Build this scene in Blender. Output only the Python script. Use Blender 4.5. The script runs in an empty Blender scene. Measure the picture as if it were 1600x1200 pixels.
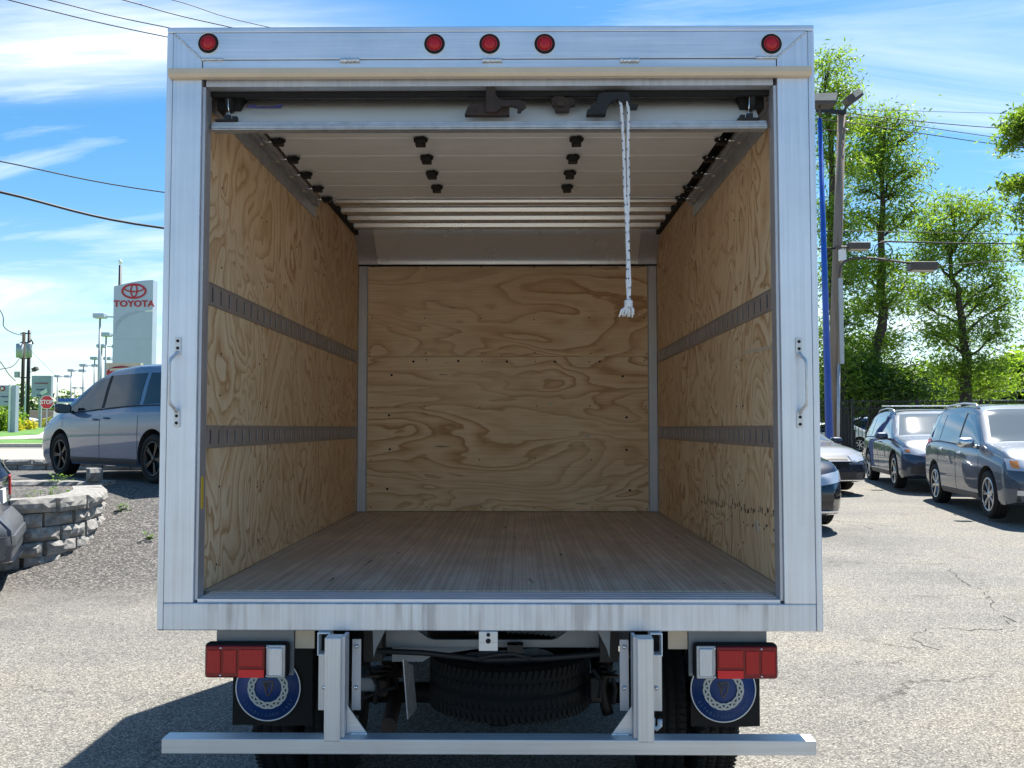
import bpy, bmesh, math, random
import numpy as np
from mathutils import Vector, Matrix, noise as mnoise
from mathutils.bvhtree import BVHTree
random.seed(7); RNG = np.random.default_rng(11)
sc = bpy.context.scene
COL = sc.collection

# ------------------------------------------------------------------ camera
F_PX, CAM_H = 1420.0, 1.65
PITCH = math.atan(68 / F_PX); YAW = math.atan(12 / F_PX)
cam_d = bpy.data.cameras.new('camera'); cam = bpy.data.objects.new('camera', cam_d); COL.objects.link(cam)
cam_d.sensor_fit = 'HORIZONTAL'; cam_d.sensor_width = 36.0; cam_d.lens = 36.0 * F_PX / 1600
cam_d.clip_start = 0.05; cam_d.clip_end = 6000
cam.location = (0, 0, CAM_H); cam.rotation_euler = (math.pi / 2 + PITCH, 0, YAW)
sc.camera = cam

# ------------------------------------------------------------------ world, sun, exposure
SUN_DIR = Vector((0.30, 0.50, 1.0)).normalized()
elev = math.asin(SUN_DIR.z)
azim = math.atan2(SUN_DIR.x, SUN_DIR.y)
world = bpy.data.worlds.new('World'); sc.world = world; world.use_nodes = True
nt = world.node_tree; nt.nodes.clear()
def N(tree, typ, **kw):
    n = tree.nodes.new(typ)
    for k, v in kw.items():
        if k.startswith('i_'): n.inputs[k[2:].replace('_', ' ')].default_value = v
        else: setattr(n, k, v)
    return n
SKY_STRENGTH = 0.084
out = N(nt, 'ShaderNodeOutputWorld'); bg = N(nt, 'ShaderNodeBackground'); bg.inputs['Strength'].default_value = SKY_STRENGTH
sky = N(nt, 'ShaderNodeTexSky', sky_type='NISHITA', sun_disc=False, sun_elevation=elev, sun_rotation=azim,
        altitude=0, air_density=1.0, dust_density=0.4, ozone_density=2.2)
tc = N(nt, 'ShaderNodeTexCoord'); sep = N(nt, 'ShaderNodeSeparateXYZ'); nt.links.new(tc.outputs['Generated'], sep.inputs[0])
zz = N(nt, 'ShaderNodeMath', operation='MAXIMUM'); nt.links.new(sep.outputs['Z'], zz.inputs[0]); zz.inputs[1].default_value = 0.0
za = N(nt, 'ShaderNodeMath', operation='ADD'); nt.links.new(zz.outputs[0], za.inputs[0]); za.inputs[1].default_value = 0.16
dx = N(nt, 'ShaderNodeMath', operation='DIVIDE'); nt.links.new(sep.outputs['X'], dx.inputs[0]); nt.links.new(za.outputs[0], dx.inputs[1])
dy = N(nt, 'ShaderNodeMath', operation='DIVIDE'); nt.links.new(sep.outputs['Y'], dy.inputs[0]); nt.links.new(za.outputs[0], dy.inputs[1])
cmb = N(nt, 'ShaderNodeCombineXYZ'); nt.links.new(dx.outputs[0], cmb.inputs[0]); nt.links.new(dy.outputs[0], cmb.inputs[1])
mp = N(nt, 'ShaderNodeMapping'); nt.links.new(cmb.outputs[0], mp.inputs[0])
mp.inputs['Location'].default_value = (3.1, 1.7, 0.4); mp.inputs['Rotation'].default_value = (0, 0, 0.25); mp.inputs['Scale'].default_value = (0.42, 1.25, 1)
n1 = N(nt, 'ShaderNodeTexNoise'); n1.inputs['Scale'].default_value = 1.3; n1.inputs['Detail'].default_value = 9; n1.inputs['Roughness'].default_value = 0.6; n1.inputs['Distortion'].default_value = 0.7
nt.links.new(mp.outputs[0], n1.inputs['Vector'])
cr = N(nt, 'ShaderNodeValToRGB'); cr.color_ramp.elements[0].position = 0.525; cr.color_ramp.elements[1].position = 0.78
nt.links.new(n1.outputs['Fac'], cr.inputs[0])
# thicker veil of cloud towards the horizon
hz = N(nt, 'ShaderNodeMapRange'); nt.links.new(zz.outputs[0], hz.inputs[0]); hz.inputs[1].default_value = 0.0; hz.inputs[2].default_value = 0.22; hz.inputs[3].default_value = 0.26; hz.inputs[4].default_value = 0.0
mx = N(nt, 'ShaderNodeMath', operation='ADD'); nt.links.new(cr.outputs[0], mx.inputs[0]); nt.links.new(hz.outputs[0], mx.inputs[1]); mx.use_clamp = True
# broad cirrus banks in three parts of the sky, feathered by the same streaky noise
last = mx
for (bx, by, rx, ry, amp) in ((-.80, 1.60, .62, .20, .95), (-1.65, 3.3, 1.0, .55, .55), (1.95, 3.9, 1.3, .6, .55), (.9, -2.2, 1.6, .8, .5)):
    sx_ = N(nt, 'ShaderNodeMath', operation='SUBTRACT'); nt.links.new(dx.outputs[0], sx_.inputs[0]); sx_.inputs[1].default_value = bx
    sy_ = N(nt, 'ShaderNodeMath', operation='SUBTRACT'); nt.links.new(dy.outputs[0], sy_.inputs[0]); sy_.inputs[1].default_value = by
    qx = N(nt, 'ShaderNodeMath', operation='DIVIDE'); nt.links.new(sx_.outputs[0], qx.inputs[0]); qx.inputs[1].default_value = rx
    qy = N(nt, 'ShaderNodeMath', operation='DIVIDE'); nt.links.new(sy_.outputs[0], qy.inputs[0]); qy.inputs[1].default_value = ry
    cv_ = N(nt, 'ShaderNodeCombineXYZ'); nt.links.new(qx.outputs[0], cv_.inputs[0]); nt.links.new(qy.outputs[0], cv_.inputs[1])
    ln = N(nt, 'ShaderNodeVectorMath', operation='LENGTH'); nt.links.new(cv_.outputs[0], ln.inputs[0])
    fo = N(nt, 'ShaderNodeMapRange', interpolation_type='SMOOTHSTEP'); nt.links.new(ln.outputs['Value'], fo.inputs[0]); fo.inputs[1].default_value = 1.25; fo.inputs[2].default_value = .2; fo.inputs[3].default_value = 0; fo.inputs[4].default_value = amp
    nr = N(nt, 'ShaderNodeMapRange'); nt.links.new(n1.outputs['Fac'], nr.inputs[0]); nr.inputs[1].default_value = .36; nr.inputs[2].default_value = .58
    pr1 = N(nt, 'ShaderNodeMath', operation='MULTIPLY'); nt.links.new(fo.outputs[0], pr1.inputs[0]); nt.links.new(nr.outputs[0], pr1.inputs[1])
    ad = N(nt, 'ShaderNodeMath', operation='ADD'); ad.use_clamp = True; nt.links.new(last.outputs[0], ad.inputs[0]); nt.links.new(pr1.outputs[0], ad.inputs[1]); last = ad
cm = N(nt, 'ShaderNodeMath', operation='MULTIPLY'); nt.links.new(last.outputs[0], cm.inputs[0]); cm.inputs[1].default_value = 0.85
hsv = N(nt, 'ShaderNodeHueSaturation'); nt.links.new(sky.outputs[0], hsv.inputs['Color']); hsv.inputs['Saturation'].default_value = 1.36; hsv.inputs['Hue'].default_value = 0.494; hsv.inputs['Value'].default_value = 0.80
mixc = N(nt, 'ShaderNodeMixRGB'); nt.links.new(cm.outputs[0], mixc.inputs[0]); nt.links.new(hsv.outputs[0], mixc.inputs[1]); mixc.inputs[2].default_value = (6.4, 6.8, 7.2, 1)
nt.links.new(mixc.outputs[0], bg.inputs['Color']); nt.links.new(bg.outputs[0], out.inputs[0])
sun_d = bpy.data.lights.new('sun', 'SUN'); sun_d.energy = 4.4; sun_d.angle = math.radians(0.5); sun_d.color = (1.0, 0.955, 0.88)
sun = bpy.data.objects.new('sun', sun_d); COL.objects.link(sun)
sun.rotation_euler = (-SUN_DIR).to_track_quat('-Z', 'Y').to_euler(); sun.location = (10, 15, 40)
vs = sc.view_settings; vs.view_transform = 'Standard'; vs.look = 'None'; vs.gamma = 1.0; vs.use_curve_mapping = False; vs.exposure = 1.38
sc.cycles.max_bounces = 10; sc.cycles.diffuse_bounces = 6; sc.cycles.glossy_bounces = 5; sc.cycles.transparent_max_bounces = 12

# ------------------------------------------------------------------ measuring helper: a sight line at a known distance -> a place in the world
_th = PITCH
_fwd = Vector((-math.sin(YAW) * math.cos(_th), math.cos(YAW) * math.cos(_th), math.sin(_th)))
_rt = Vector((math.cos(YAW), math.sin(YAW), 0)); _up = _rt.cross(_fwd)
def at(px, py, Y):
    d = _fwd * F_PX + _rt * (px - 800) + _up * (600 - py)
    return Vector((0, 0, CAM_H)) + d * (Y / d.y)

# ------------------------------------------------------------------ mesh helpers
class MB:
    def __init__(s): s.v = []; s.f = []; s.m = []; s.sm = []
    def add(s, vs, fs, mi=0, smooth=False):
        o = len(s.v); s.v += [tuple(v) for v in vs]
        for f in fs: s.f.append([i + o for i in f]); s.m.append(mi); s.sm.append(smooth)
        return s
    def box(s, x0, x1, y0, y1, z0, z1, mi=0):
        vs = [(x, y, z) for z in (z0, z1) for y in (y0, y1) for x in (x0, x1)]
        return s.add(vs, [(0, 2, 3, 1), (4, 5, 7, 6), (0, 1, 5, 4), (2, 6, 7, 3), (0, 4, 6, 2), (1, 3, 7, 5)], mi)
    def obox(s, c, size, rot=None, mi=0):
        R = rot if rot is not None else Matrix.Identity(3); c = Vector(c); h = [q / 2 for q in size]
        vs = [c + R @ Vector((sx * h[0], sy * h[1], sz * h[2])) for sz in (-1, 1) for sy in (-1, 1) for sx in (-1, 1)]
        return s.add(vs, [(0, 2, 3, 1), (4, 5, 7, 6), (0, 1, 5, 4), (2, 6, 7, 3), (0, 4, 6, 2), (1, 3, 7, 5)], mi)
    def beam(s, a, b, w, h, mi=0):
        a = Vector(a); b = Vector(b); d = (b - a); L = d.length
        return s.obox((a + b) / 2, (w, L, h), d.to_track_quat('Y', 'Z').to_matrix(), mi)
    def tube(s, pts, r, n=8, mi=0, caps=True, smooth=True):
        pts = [Vector(p) for p in pts]; rs = r if isinstance(r, (list, tuple)) else [r] * len(pts)
        vs = []; prev = None
        for i, p in enumerate(pts):
            t = (pts[min(i + 1, len(pts) - 1)] - pts[max(i - 1, 0)]).normalized()
            if prev is None:
                a = Vector((0, 0, 1)) if abs(t.z) < 0.9 else Vector((1, 0, 0)); u = t.cross(a).normalized()
            else: u = (prev - t * prev.dot(t)).normalized()
            prev = u; w = t.cross(u)
            vs += [p + (u * math.cos(2 * math.pi * k / n) + w * math.sin(2 * math.pi * k / n)) * rs[i] for k in range(n)]
        fs = [(i * n + k, i * n + (k + 1) % n, (i + 1) * n + (k + 1) % n, (i + 1) * n + k) for i in range(len(pts) - 1) for k in range(n)]
        s.add(vs, fs, mi, smooth)
        if caps:
            o = len(s.v) - len(vs)
            s.f.append([o + k for k in range(n)][::-1]); s.m.append(mi); s.sm.append(False)
            s.f.append([o + (len(pts) - 1) * n + k for k in range(n)]); s.m.append(mi); s.sm.append(False)
        return s
    def lathe(s, prof, c, axis='x', n=32, mi=0, closed=False, smooth=True):
        c = Vector(c); vs = []
        for (r, h) in prof:
            for k in range(n):
                a = 2 * math.pi * k / n; p = (r * math.cos(a), r * math.sin(a))
                vs.append(c + (Vector((h, p[0], p[1])) if axis == 'x' else Vector((p[0], h, p[1])) if axis == 'y' else Vector((p[0], p[1], h))))
        m = len(prof); R = m if closed else m - 1
        fs = [(i * n + k, i * n + (k + 1) % n, ((i + 1) % m) * n + (k + 1) % n, ((i + 1) % m) * n + k) for i in range(R) for k in range(n)]
        if axis == 'y': fs = [f[::-1] for f in fs]
        return s.add(vs, fs, mi, smooth)
    def prism(s, poly, lo, hi, axis='y', mi=0):
        def P(a, b, h): return (a, h, b) if axis == 'y' else (h, a, b) if axis == 'x' else (a, b, h)
        n = len(poly); vs = [P(a, b, lo) for a, b in poly] + [P(a, b, hi) for a, b in poly]
        fs = [list(range(n))[::-1], list(range(n, 2 * n))] + [(i, (i + 1) % n, n + (i + 1) % n, n + i) for i in range(n)]
        return s.add(vs, fs, mi)
    def build(s, name, mat, parent=None, bevel=0, recalc=True, org=None, auto=None):
        me = bpy.data.meshes.new(name)
        o = Vector(org) if org is not None else (ORG.get(parent.name, Vector()) if parent else Vector())
        me.from_pydata([tuple(Vector(v) - o) for v in s.v], [], s.f)
        mats = mat if isinstance(mat, (list, tuple)) else [mat]
        for m in mats: me.materials.append(m)
        me.polygons.foreach_set('material_index', s.m); me.polygons.foreach_set('use_smooth', s.sm)
        if recalc:
            bm = bmesh.new(); bm.from_mesh(me); bmesh.ops.recalc_face_normals(bm, faces=bm.faces); bm.to_mesh(me); bm.free()
        me.update()
        ob = bpy.data.objects.new(name, me); COL.objects.link(ob)
        if parent: ob.parent = parent; ORG[ob.name] = o
        elif org is not None: ob.location = o; ORG[ob.name] = o
        if bevel:
            b = ob.modifiers.new('bevel', 'BEVEL'); b.width = bevel; b.segments = 2; b.limit_method = 'ANGLE'; b.angle_limit = math.radians(40)
            b.harden_normals = False
        return ob
ORG = {}
def thing(name, label, cat, loc=(0, 0, 0), rz=0, group=None, ob=None):
    if ob is None:
        ob = bpy.data.objects.new(name, None); COL.objects.link(ob); ob.location = loc; ob.rotation_euler = (0, 0, rz); ob.empty_display_size = 0.2
        ORG[ob.name] = Vector(loc)
    ob['label'] = label; ob['category'] = cat
    if group: ob['group'] = group
    return ob
def struct(ob): ob['kind'] = 'structure'; return ob
def stuff(ob): ob['kind'] = 'stuff'; return ob
def copy_tree(o, parent=None):
    c = o.copy(); COL.objects.link(c)
    if parent: c.parent = parent
    for ch in list(o.children): copy_tree(ch, c)
    return c
def dup(root, loc, rz, label, group=None, scale=None):
    r = copy_tree(root); r.location = loc; r.rotation_euler = (0, 0, rz); r['label'] = label
    if group: r['group'] = group
    if scale: r.scale = (scale,) * 3
    return r
def part_copy(o, loc, parent=None, rot=None, scale=None):
    c = copy_tree(o, parent or o.parent); c.location = loc
    if rot is not None: c.rotation_euler = rot
    if scale is not None: c.scale = scale
    return c
def text_into(mb, txt, fn, size=1.0, extrude=0.02, mi=0, font_scale_x=1.0, bold=0.0):
    cu = bpy.data.curves.new('lettering_source', 'FONT'); cu.body = txt; cu.size = size; cu.extrude = extrude; cu.offset = bold
    cu.align_x = 'CENTER'; cu.align_y = 'CENTER'; cu.resolution_u = 3
    ob = bpy.data.objects.new('lettering_source', cu); COL.objects.link(ob)
    bpy.context.view_layer.update()
    me = bpy.data.meshes.new_from_object(ob.evaluated_get(bpy.context.evaluated_depsgraph_get()))
    mb.add([fn(v.co.x * font_scale_x, v.co.y, v.co.z) for v in me.vertices], [list(p.vertices) for p in me.polygons], mi)
    bpy.data.objects.remove(ob); bpy.data.curves.remove(cu); bpy.data.meshes.remove(me)

def resample(P, n):
    P = [Vector(p) for p in P]; d = [0]
    for a, b in zip(P, P[1:]): d.append(d[-1] + (b - a).length)
    out_ = []
    for i in range(n + 1):
        s = d[-1] * i / n; k = max(j for j in range(len(d)) if d[j] <= s + 1e-9); k = min(k, len(P) - 2); t = (s - d[k]) / (d[k + 1] - d[k]); out_.append(P[k].lerp(P[k + 1], t))
    return out_

# ------------------------------------------------------------------ materials
def bsdf_mat(name, col=(.5, .5, .5), rough=.5, metal=0.0, spec=.5, coat=0.0, coat_r=.03):
    m = bpy.data.materials.new(name); m.use_nodes = True
    b = m.node_tree.nodes['Principled BSDF']
    b.inputs['Base Color'].default_value = (*col, 1); b.inputs['Roughness'].default_value = rough; b.inputs['Metallic'].default_value = metal
    b.inputs['Specular IOR Level'].default_value = spec; b.inputs['Coat Weight'].default_value = coat; b.inputs['Coat Roughness'].default_value = coat_r
    return m
def ramp(t, stops):
    r = N(t, 'ShaderNodeValToRGB'); e = r.color_ramp.elements
    while len(e) < len(stops): e.new(0.5)
    for k, (p, c) in enumerate(stops): e[k].position = p; e[k].color = (*c, 1) if len(c) == 3 else c
    return r
def coords(t, scale=(1, 1, 1), rot=(0, 0, 0), rnd=False, src='Object'):
    c = N(t, 'ShaderNodeTexCoord'); m = N(t, 'ShaderNodeMapping'); m.inputs['Scale'].default_value = scale; m.inputs['Rotation'].default_value = rot
    if rnd:
        oi = N(t, 'ShaderNodeObjectInfo'); mu = N(t, 'ShaderNodeMath', operation='MULTIPLY'); mu.inputs[1].default_value = 37.0
        t.links.new(oi.outputs['Random'], mu.inputs[0]); cb = N(t, 'ShaderNodeCombineXYZ')
        for k in range(3): t.links.new(mu.outputs[0], cb.inputs[k])
        va = N(t, 'ShaderNodeVectorMath', operation='ADD'); t.links.new(c.outputs[src], va.inputs[0]); t.links.new(cb.outputs[0], va.inputs[1])
        t.links.new(va.outputs[0], m.inputs[0])
    else: t.links.new(c.outputs[src], m.inputs[0])
    return m
def noise(t, vec, scale=5, detail=4, rough=.5, dist=0):
    n = N(t, 'ShaderNodeTexNoise'); n.inputs['Scale'].default_value = scale; n.inputs['Detail'].default_value = detail
    n.inputs['Roughness'].default_value = rough; n.inputs['Distortion'].default_value = dist; t.links.new(vec.outputs[0], n.inputs['Vector']); return n
def bump(t, h, strength=.3, dist=.01, sock=0):
    b = N(t, 'ShaderNodeBump'); b.inputs['Strength'].default_value = strength; b.inputs['Distance'].default_value = dist
    t.links.new(h.outputs[sock], b.inputs['Height']); t.links.new(b.outputs[0], t.nodes['Principled BSDF'].inputs['Normal']); return b
def mixc_(t, fac, a, b, mode='MIX'):
    m = N(t, 'ShaderNodeMixRGB', blend_type=mode)
    for k, v in enumerate((fac, a, b)):
        if hasattr(v, 'outputs'): t.links.new(v.outputs[0], m.inputs[k])
        elif hasattr(v, 'is_linked') or isinstance(v, bpy.types.NodeSocket): t.links.new(v, m.inputs[k])
        else: m.inputs[k].default_value = v if k == 0 else (*v, 1)
    return m
def math_(t, op, a, b=None, clamp=False):
    m = N(t, 'ShaderNodeMath', operation=op); m.use_clamp = clamp
    for k, v in enumerate((a, b)):
        if v is None: continue
        if hasattr(v, 'outputs'): t.links.new(v.outputs[0], m.inputs[k])
        elif isinstance(v, bpy.types.NodeSocket): t.links.new(v, m.inputs[k])
        else: m.inputs[k].default_value = v
    return m

def worn(name, col, rough=.5, metal=0, var=.12, scale=6, stretch=(1, 1, 1), coat=0, bumpy=0.0, spec=.5, rnd=False):
    """paint / metal / stone with mottled colour and gloss"""
    m = bsdf_mat(name, col, rough, metal, spec, coat); t = m.node_tree; b = t.nodes['Principled BSDF']
    c = coords(t, stretch, rnd=rnd); n = noise(t, c, scale, 6, .6)
    dark = tuple(x * (1 - var) for x in col); lite = tuple(min(1, x * (1 + var)) for x in col)
    r = ramp(t, [(.3, dark), (.7, lite)]); t.links.new(n.outputs['Fac'], r.inputs[0]); t.links.new(r.outputs[0], b.inputs['Base Color'])
    mr = N(t, 'ShaderNodeMapRange'); mr.inputs[3].default_value = max(0, rough - .1); mr.inputs[4].default_value = min(1, rough + .12)
    t.links.new(n.outputs['Fac'], mr.inputs[0]); t.links.new(mr.outputs[0], b.inputs['Roughness'])
    if bumpy: bump(t, n, bumpy, .01)
    return m
def brushed(name, col, rough, axis, dirt=False, metal=.9):
    st = {'z': (70, 70, 1.2), 'x': (1.2, 70, 70), 'y': (70, 1.2, 70)}[axis]
    m = bsdf_mat(name, col, rough, metal); t = m.node_tree; b = t.nodes['Principled BSDF']
    c = coords(t, st); n = noise(t, c, 1.0, 5, .65); c2 = coords(t, (1, 1, 1)); n2 = noise(t, c2, 3.2, 5, .6)
    s = math_(t, 'ADD', math_(t, 'MULTIPLY', n, .55), math_(t, 'MULTIPLY', n2, .45))
    r = ramp(t, [(.34, tuple(x * .80 for x in col)), (.62, tuple(min(1, x * 1.08) for x in col))]); t.links.new(s.outputs[0], r.inputs[0])
    colout = r
    if dirt:   # water stains running down from the lip, small smudges
        c3 = coords(t, (26, 26, 1.6)); n3 = noise(t, c3, 1.0, 3, .6); c4 = coords(t, (2.2, 2.2, 2.2)); n4 = noise(t, c4, 1.0, 2, .5)
        mk = math_(t, 'MULTIPLY', ramp_out(t, n3, .47, .62), ramp_out(t, n4, .44, .56))
        mk = math_(t, 'MULTIPLY', mk, .45)
        colout = mixc_(t, mk, r.outputs[0], (.22, .20, .20))
    t.links.new(colout.outputs[0], b.inputs['Base Color'])
    mr = N(t, 'ShaderNodeMapRange'); mr.inputs[1].default_value = .3; mr.inputs[2].default_value = .7; mr.inputs[3].default_value = rough - .07; mr.inputs[4].default_value = rough + .14
    t.links.new(s.outputs[0], mr.inputs[0]); t.links.new(mr.outputs[0], b.inputs['Roughness'])
    bump(t, n, .12, .002)
    return m
def ramp_out(t, n, lo, hi):
    r = N(t, 'ShaderNodeMapRange'); r.inputs[1].default_value = lo; r.inputs[2].default_value = hi; r.clamp = True
    t.links.new(n.outputs[0], r.inputs[0]); return r

def plywood(name, stretch, seed, ring=9, tone=1.0):
    m = bsdf_mat(name, (.5, .35, .2), .6, 0, .35); t = m.node_tree; b = t.nodes['Principled BSDF']
    c = coords(t, stretch, rnd=True)
    n = noise(t, c, 1.0, 2.5, .45, .9)
    wob = noise(t, coords(t, tuple(x * 7 for x in stretch), rnd=True), 1.0, 3, .6)
    rings = math_(t, 'ADD', math_(t, 'MULTIPLY', n, ring), math_(t, 'MULTIPLY', wob, .55)); fr = math_(t, 'FRACT', rings)
    L = (.880 * tone, .675 * tone, .440 * tone); M_ = (.740 * tone, .480 * tone, .262 * tone); D = (.50 * tone, .275 * tone, .132 * tone)
    r = ramp(t, [(0, L), (.34, L), (.72, M_), (.88, D), (.945, (.60 * tone, .36 * tone, .185 * tone)), (1.0, L)]); t.links.new(fr.outputs[0], r.inputs[0])
    c2 = coords(t, tuple(x * 1.3 for x in stretch), rnd=True); n2 = noise(t, c2, .8, 3, .5); f2 = ramp_out(t, n2, .34, .56)
    base = mixc_(t, math_(t, 'ADD', math_(t, 'MULTIPLY', f2, .60), .38), L, r.outputs[0])
    n4 = noise(t, coords(t, (1, 1, 1), rnd=True), 2.2, 3, .5); f4 = ramp_out(t, n4, .38, .66)
    base = mixc_(t, math_(t, 'MULTIPLY', f4, .40), base.outputs[0], (.72 * tone, .46 * tone, .25 * tone))
    fib = tuple(x * 26 if x == max(stretch) else x * 2.0 for x in stretch)
    n3 = noise(t, coords(t, fib, rnd=True), 1.6, 3, .6); f3 = ramp(t, [(.3, (.88, .86, .83)), (.6, (1.04, 1.04, 1.05))]); t.links.new(n3.outputs['Fac'], f3.inputs[0])
    fin = mixc_(t, 1.0, base.outputs[0], f3.outputs[0], 'MULTIPLY')
    chk = tuple(x * 12 if x == max(stretch) else x * 3.2 for x in stretch)
    n5 = noise(t, coords(t, chk, rnd=True), 1.0, 2, .5); f5 = ramp_out(t, n5, .735, .76)
    fin = mixc_(t, math_(t, 'MULTIPLY', f5, .75), fin.outputs[0], (.14, .075, .04))
    t.links.new(fin.outputs[0], b.inputs['Base Color']); bump(t, n3, .12, .002)
    return m

def floor_mat():
    m = bsdf_mat('laminated_hardwood', (.3, .22, .15), .42, 0, .5); t = m.node_tree; b = t.nodes['Principled BSDF']
    c = coords(t, (1, 1, 1)); sp = N(t, 'ShaderNodeSeparateXYZ'); t.links.new(c.outputs[0], sp.inputs[0])
    q = math_(t, 'MULTIPLY', sp.outputs[0], 62.0); fl = math_(t, 'FLOOR', q); fr = math_(t, 'FRACT', q)
    wn = N(t, 'ShaderNodeTexWhiteNoise', noise_dimensions='2D')
    yseg = math_(t, 'FLOOR', math_(t, 'ADD', math_(t, 'MULTIPLY', sp.outputs[1], 2.3), math_(t, 'MULTIPLY', fl, .37)))
    cb = N(t, 'ShaderNodeCombineXYZ'); t.links.new(fl.outputs[0], cb.inputs[0]); t.links.new(yseg.outputs[0], cb.inputs[1]); t.links.new(cb.outputs[0], wn.inputs['Vector'])
    r = ramp(t, [(0, (.55, .465, .38)), (.5, (.60, .51, .42)), (1, (.65, .565, .475))]); t.links.new(wn.outputs['Value'], r.inputs[0])
    # pale / dark joint between the strips
    j = ramp_out(t, fr, .86, .93); wn2 = N(t, 'ShaderNodeTexWhiteNoise', noise_dimensions='1D'); t.links.new(fl.outputs[0], wn2.inputs['W'])
    jc = ramp(t, [(0, (.16, .11, .08)), (.45, (.26, .19, .14)), (.5, (.80, .72, .62)), (1, (.88, .80, .70))]); t.links.new(wn2.outputs['Value'], jc.inputs[0])
    col = mixc_(t, j, r.outputs[0], jc.outputs[0])
    n = noise(t, coords(t, (2.2, 1.0, 1)), 2.0, 6, .6); d = ramp(t, [(.35, (.80, .78, .76)), (.65, (1.08, 1.08, 1.06))]); t.links.new(n.outputs['Fac'], d.inputs[0])
    col = mixc_(t, 1.0, col.outputs[0], d.outputs[0], 'MULTIPLY')
    n2 = noise(t, coords(t, (30, 4, 30)), 1.0, 2, .5); f = ramp_out(t, n2, .72, .74); col = mixc_(t, math_(t, 'MULTIPLY', f, .7), col.outputs[0], (.04, .03, .02))
    t.links.new(col.outputs[0], b.inputs['Base Color'])
    mr = N(t, 'ShaderNodeMapRange'); mr.inputs[3].default_value = .36; mr.inputs[4].default_value = .62; t.links.new(n.outputs['Fac'], mr.inputs[0]); t.links.new(mr.outputs[0], b.inputs['Roughness'])
    bump(t, fr, .15, .002)
    return m

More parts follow.
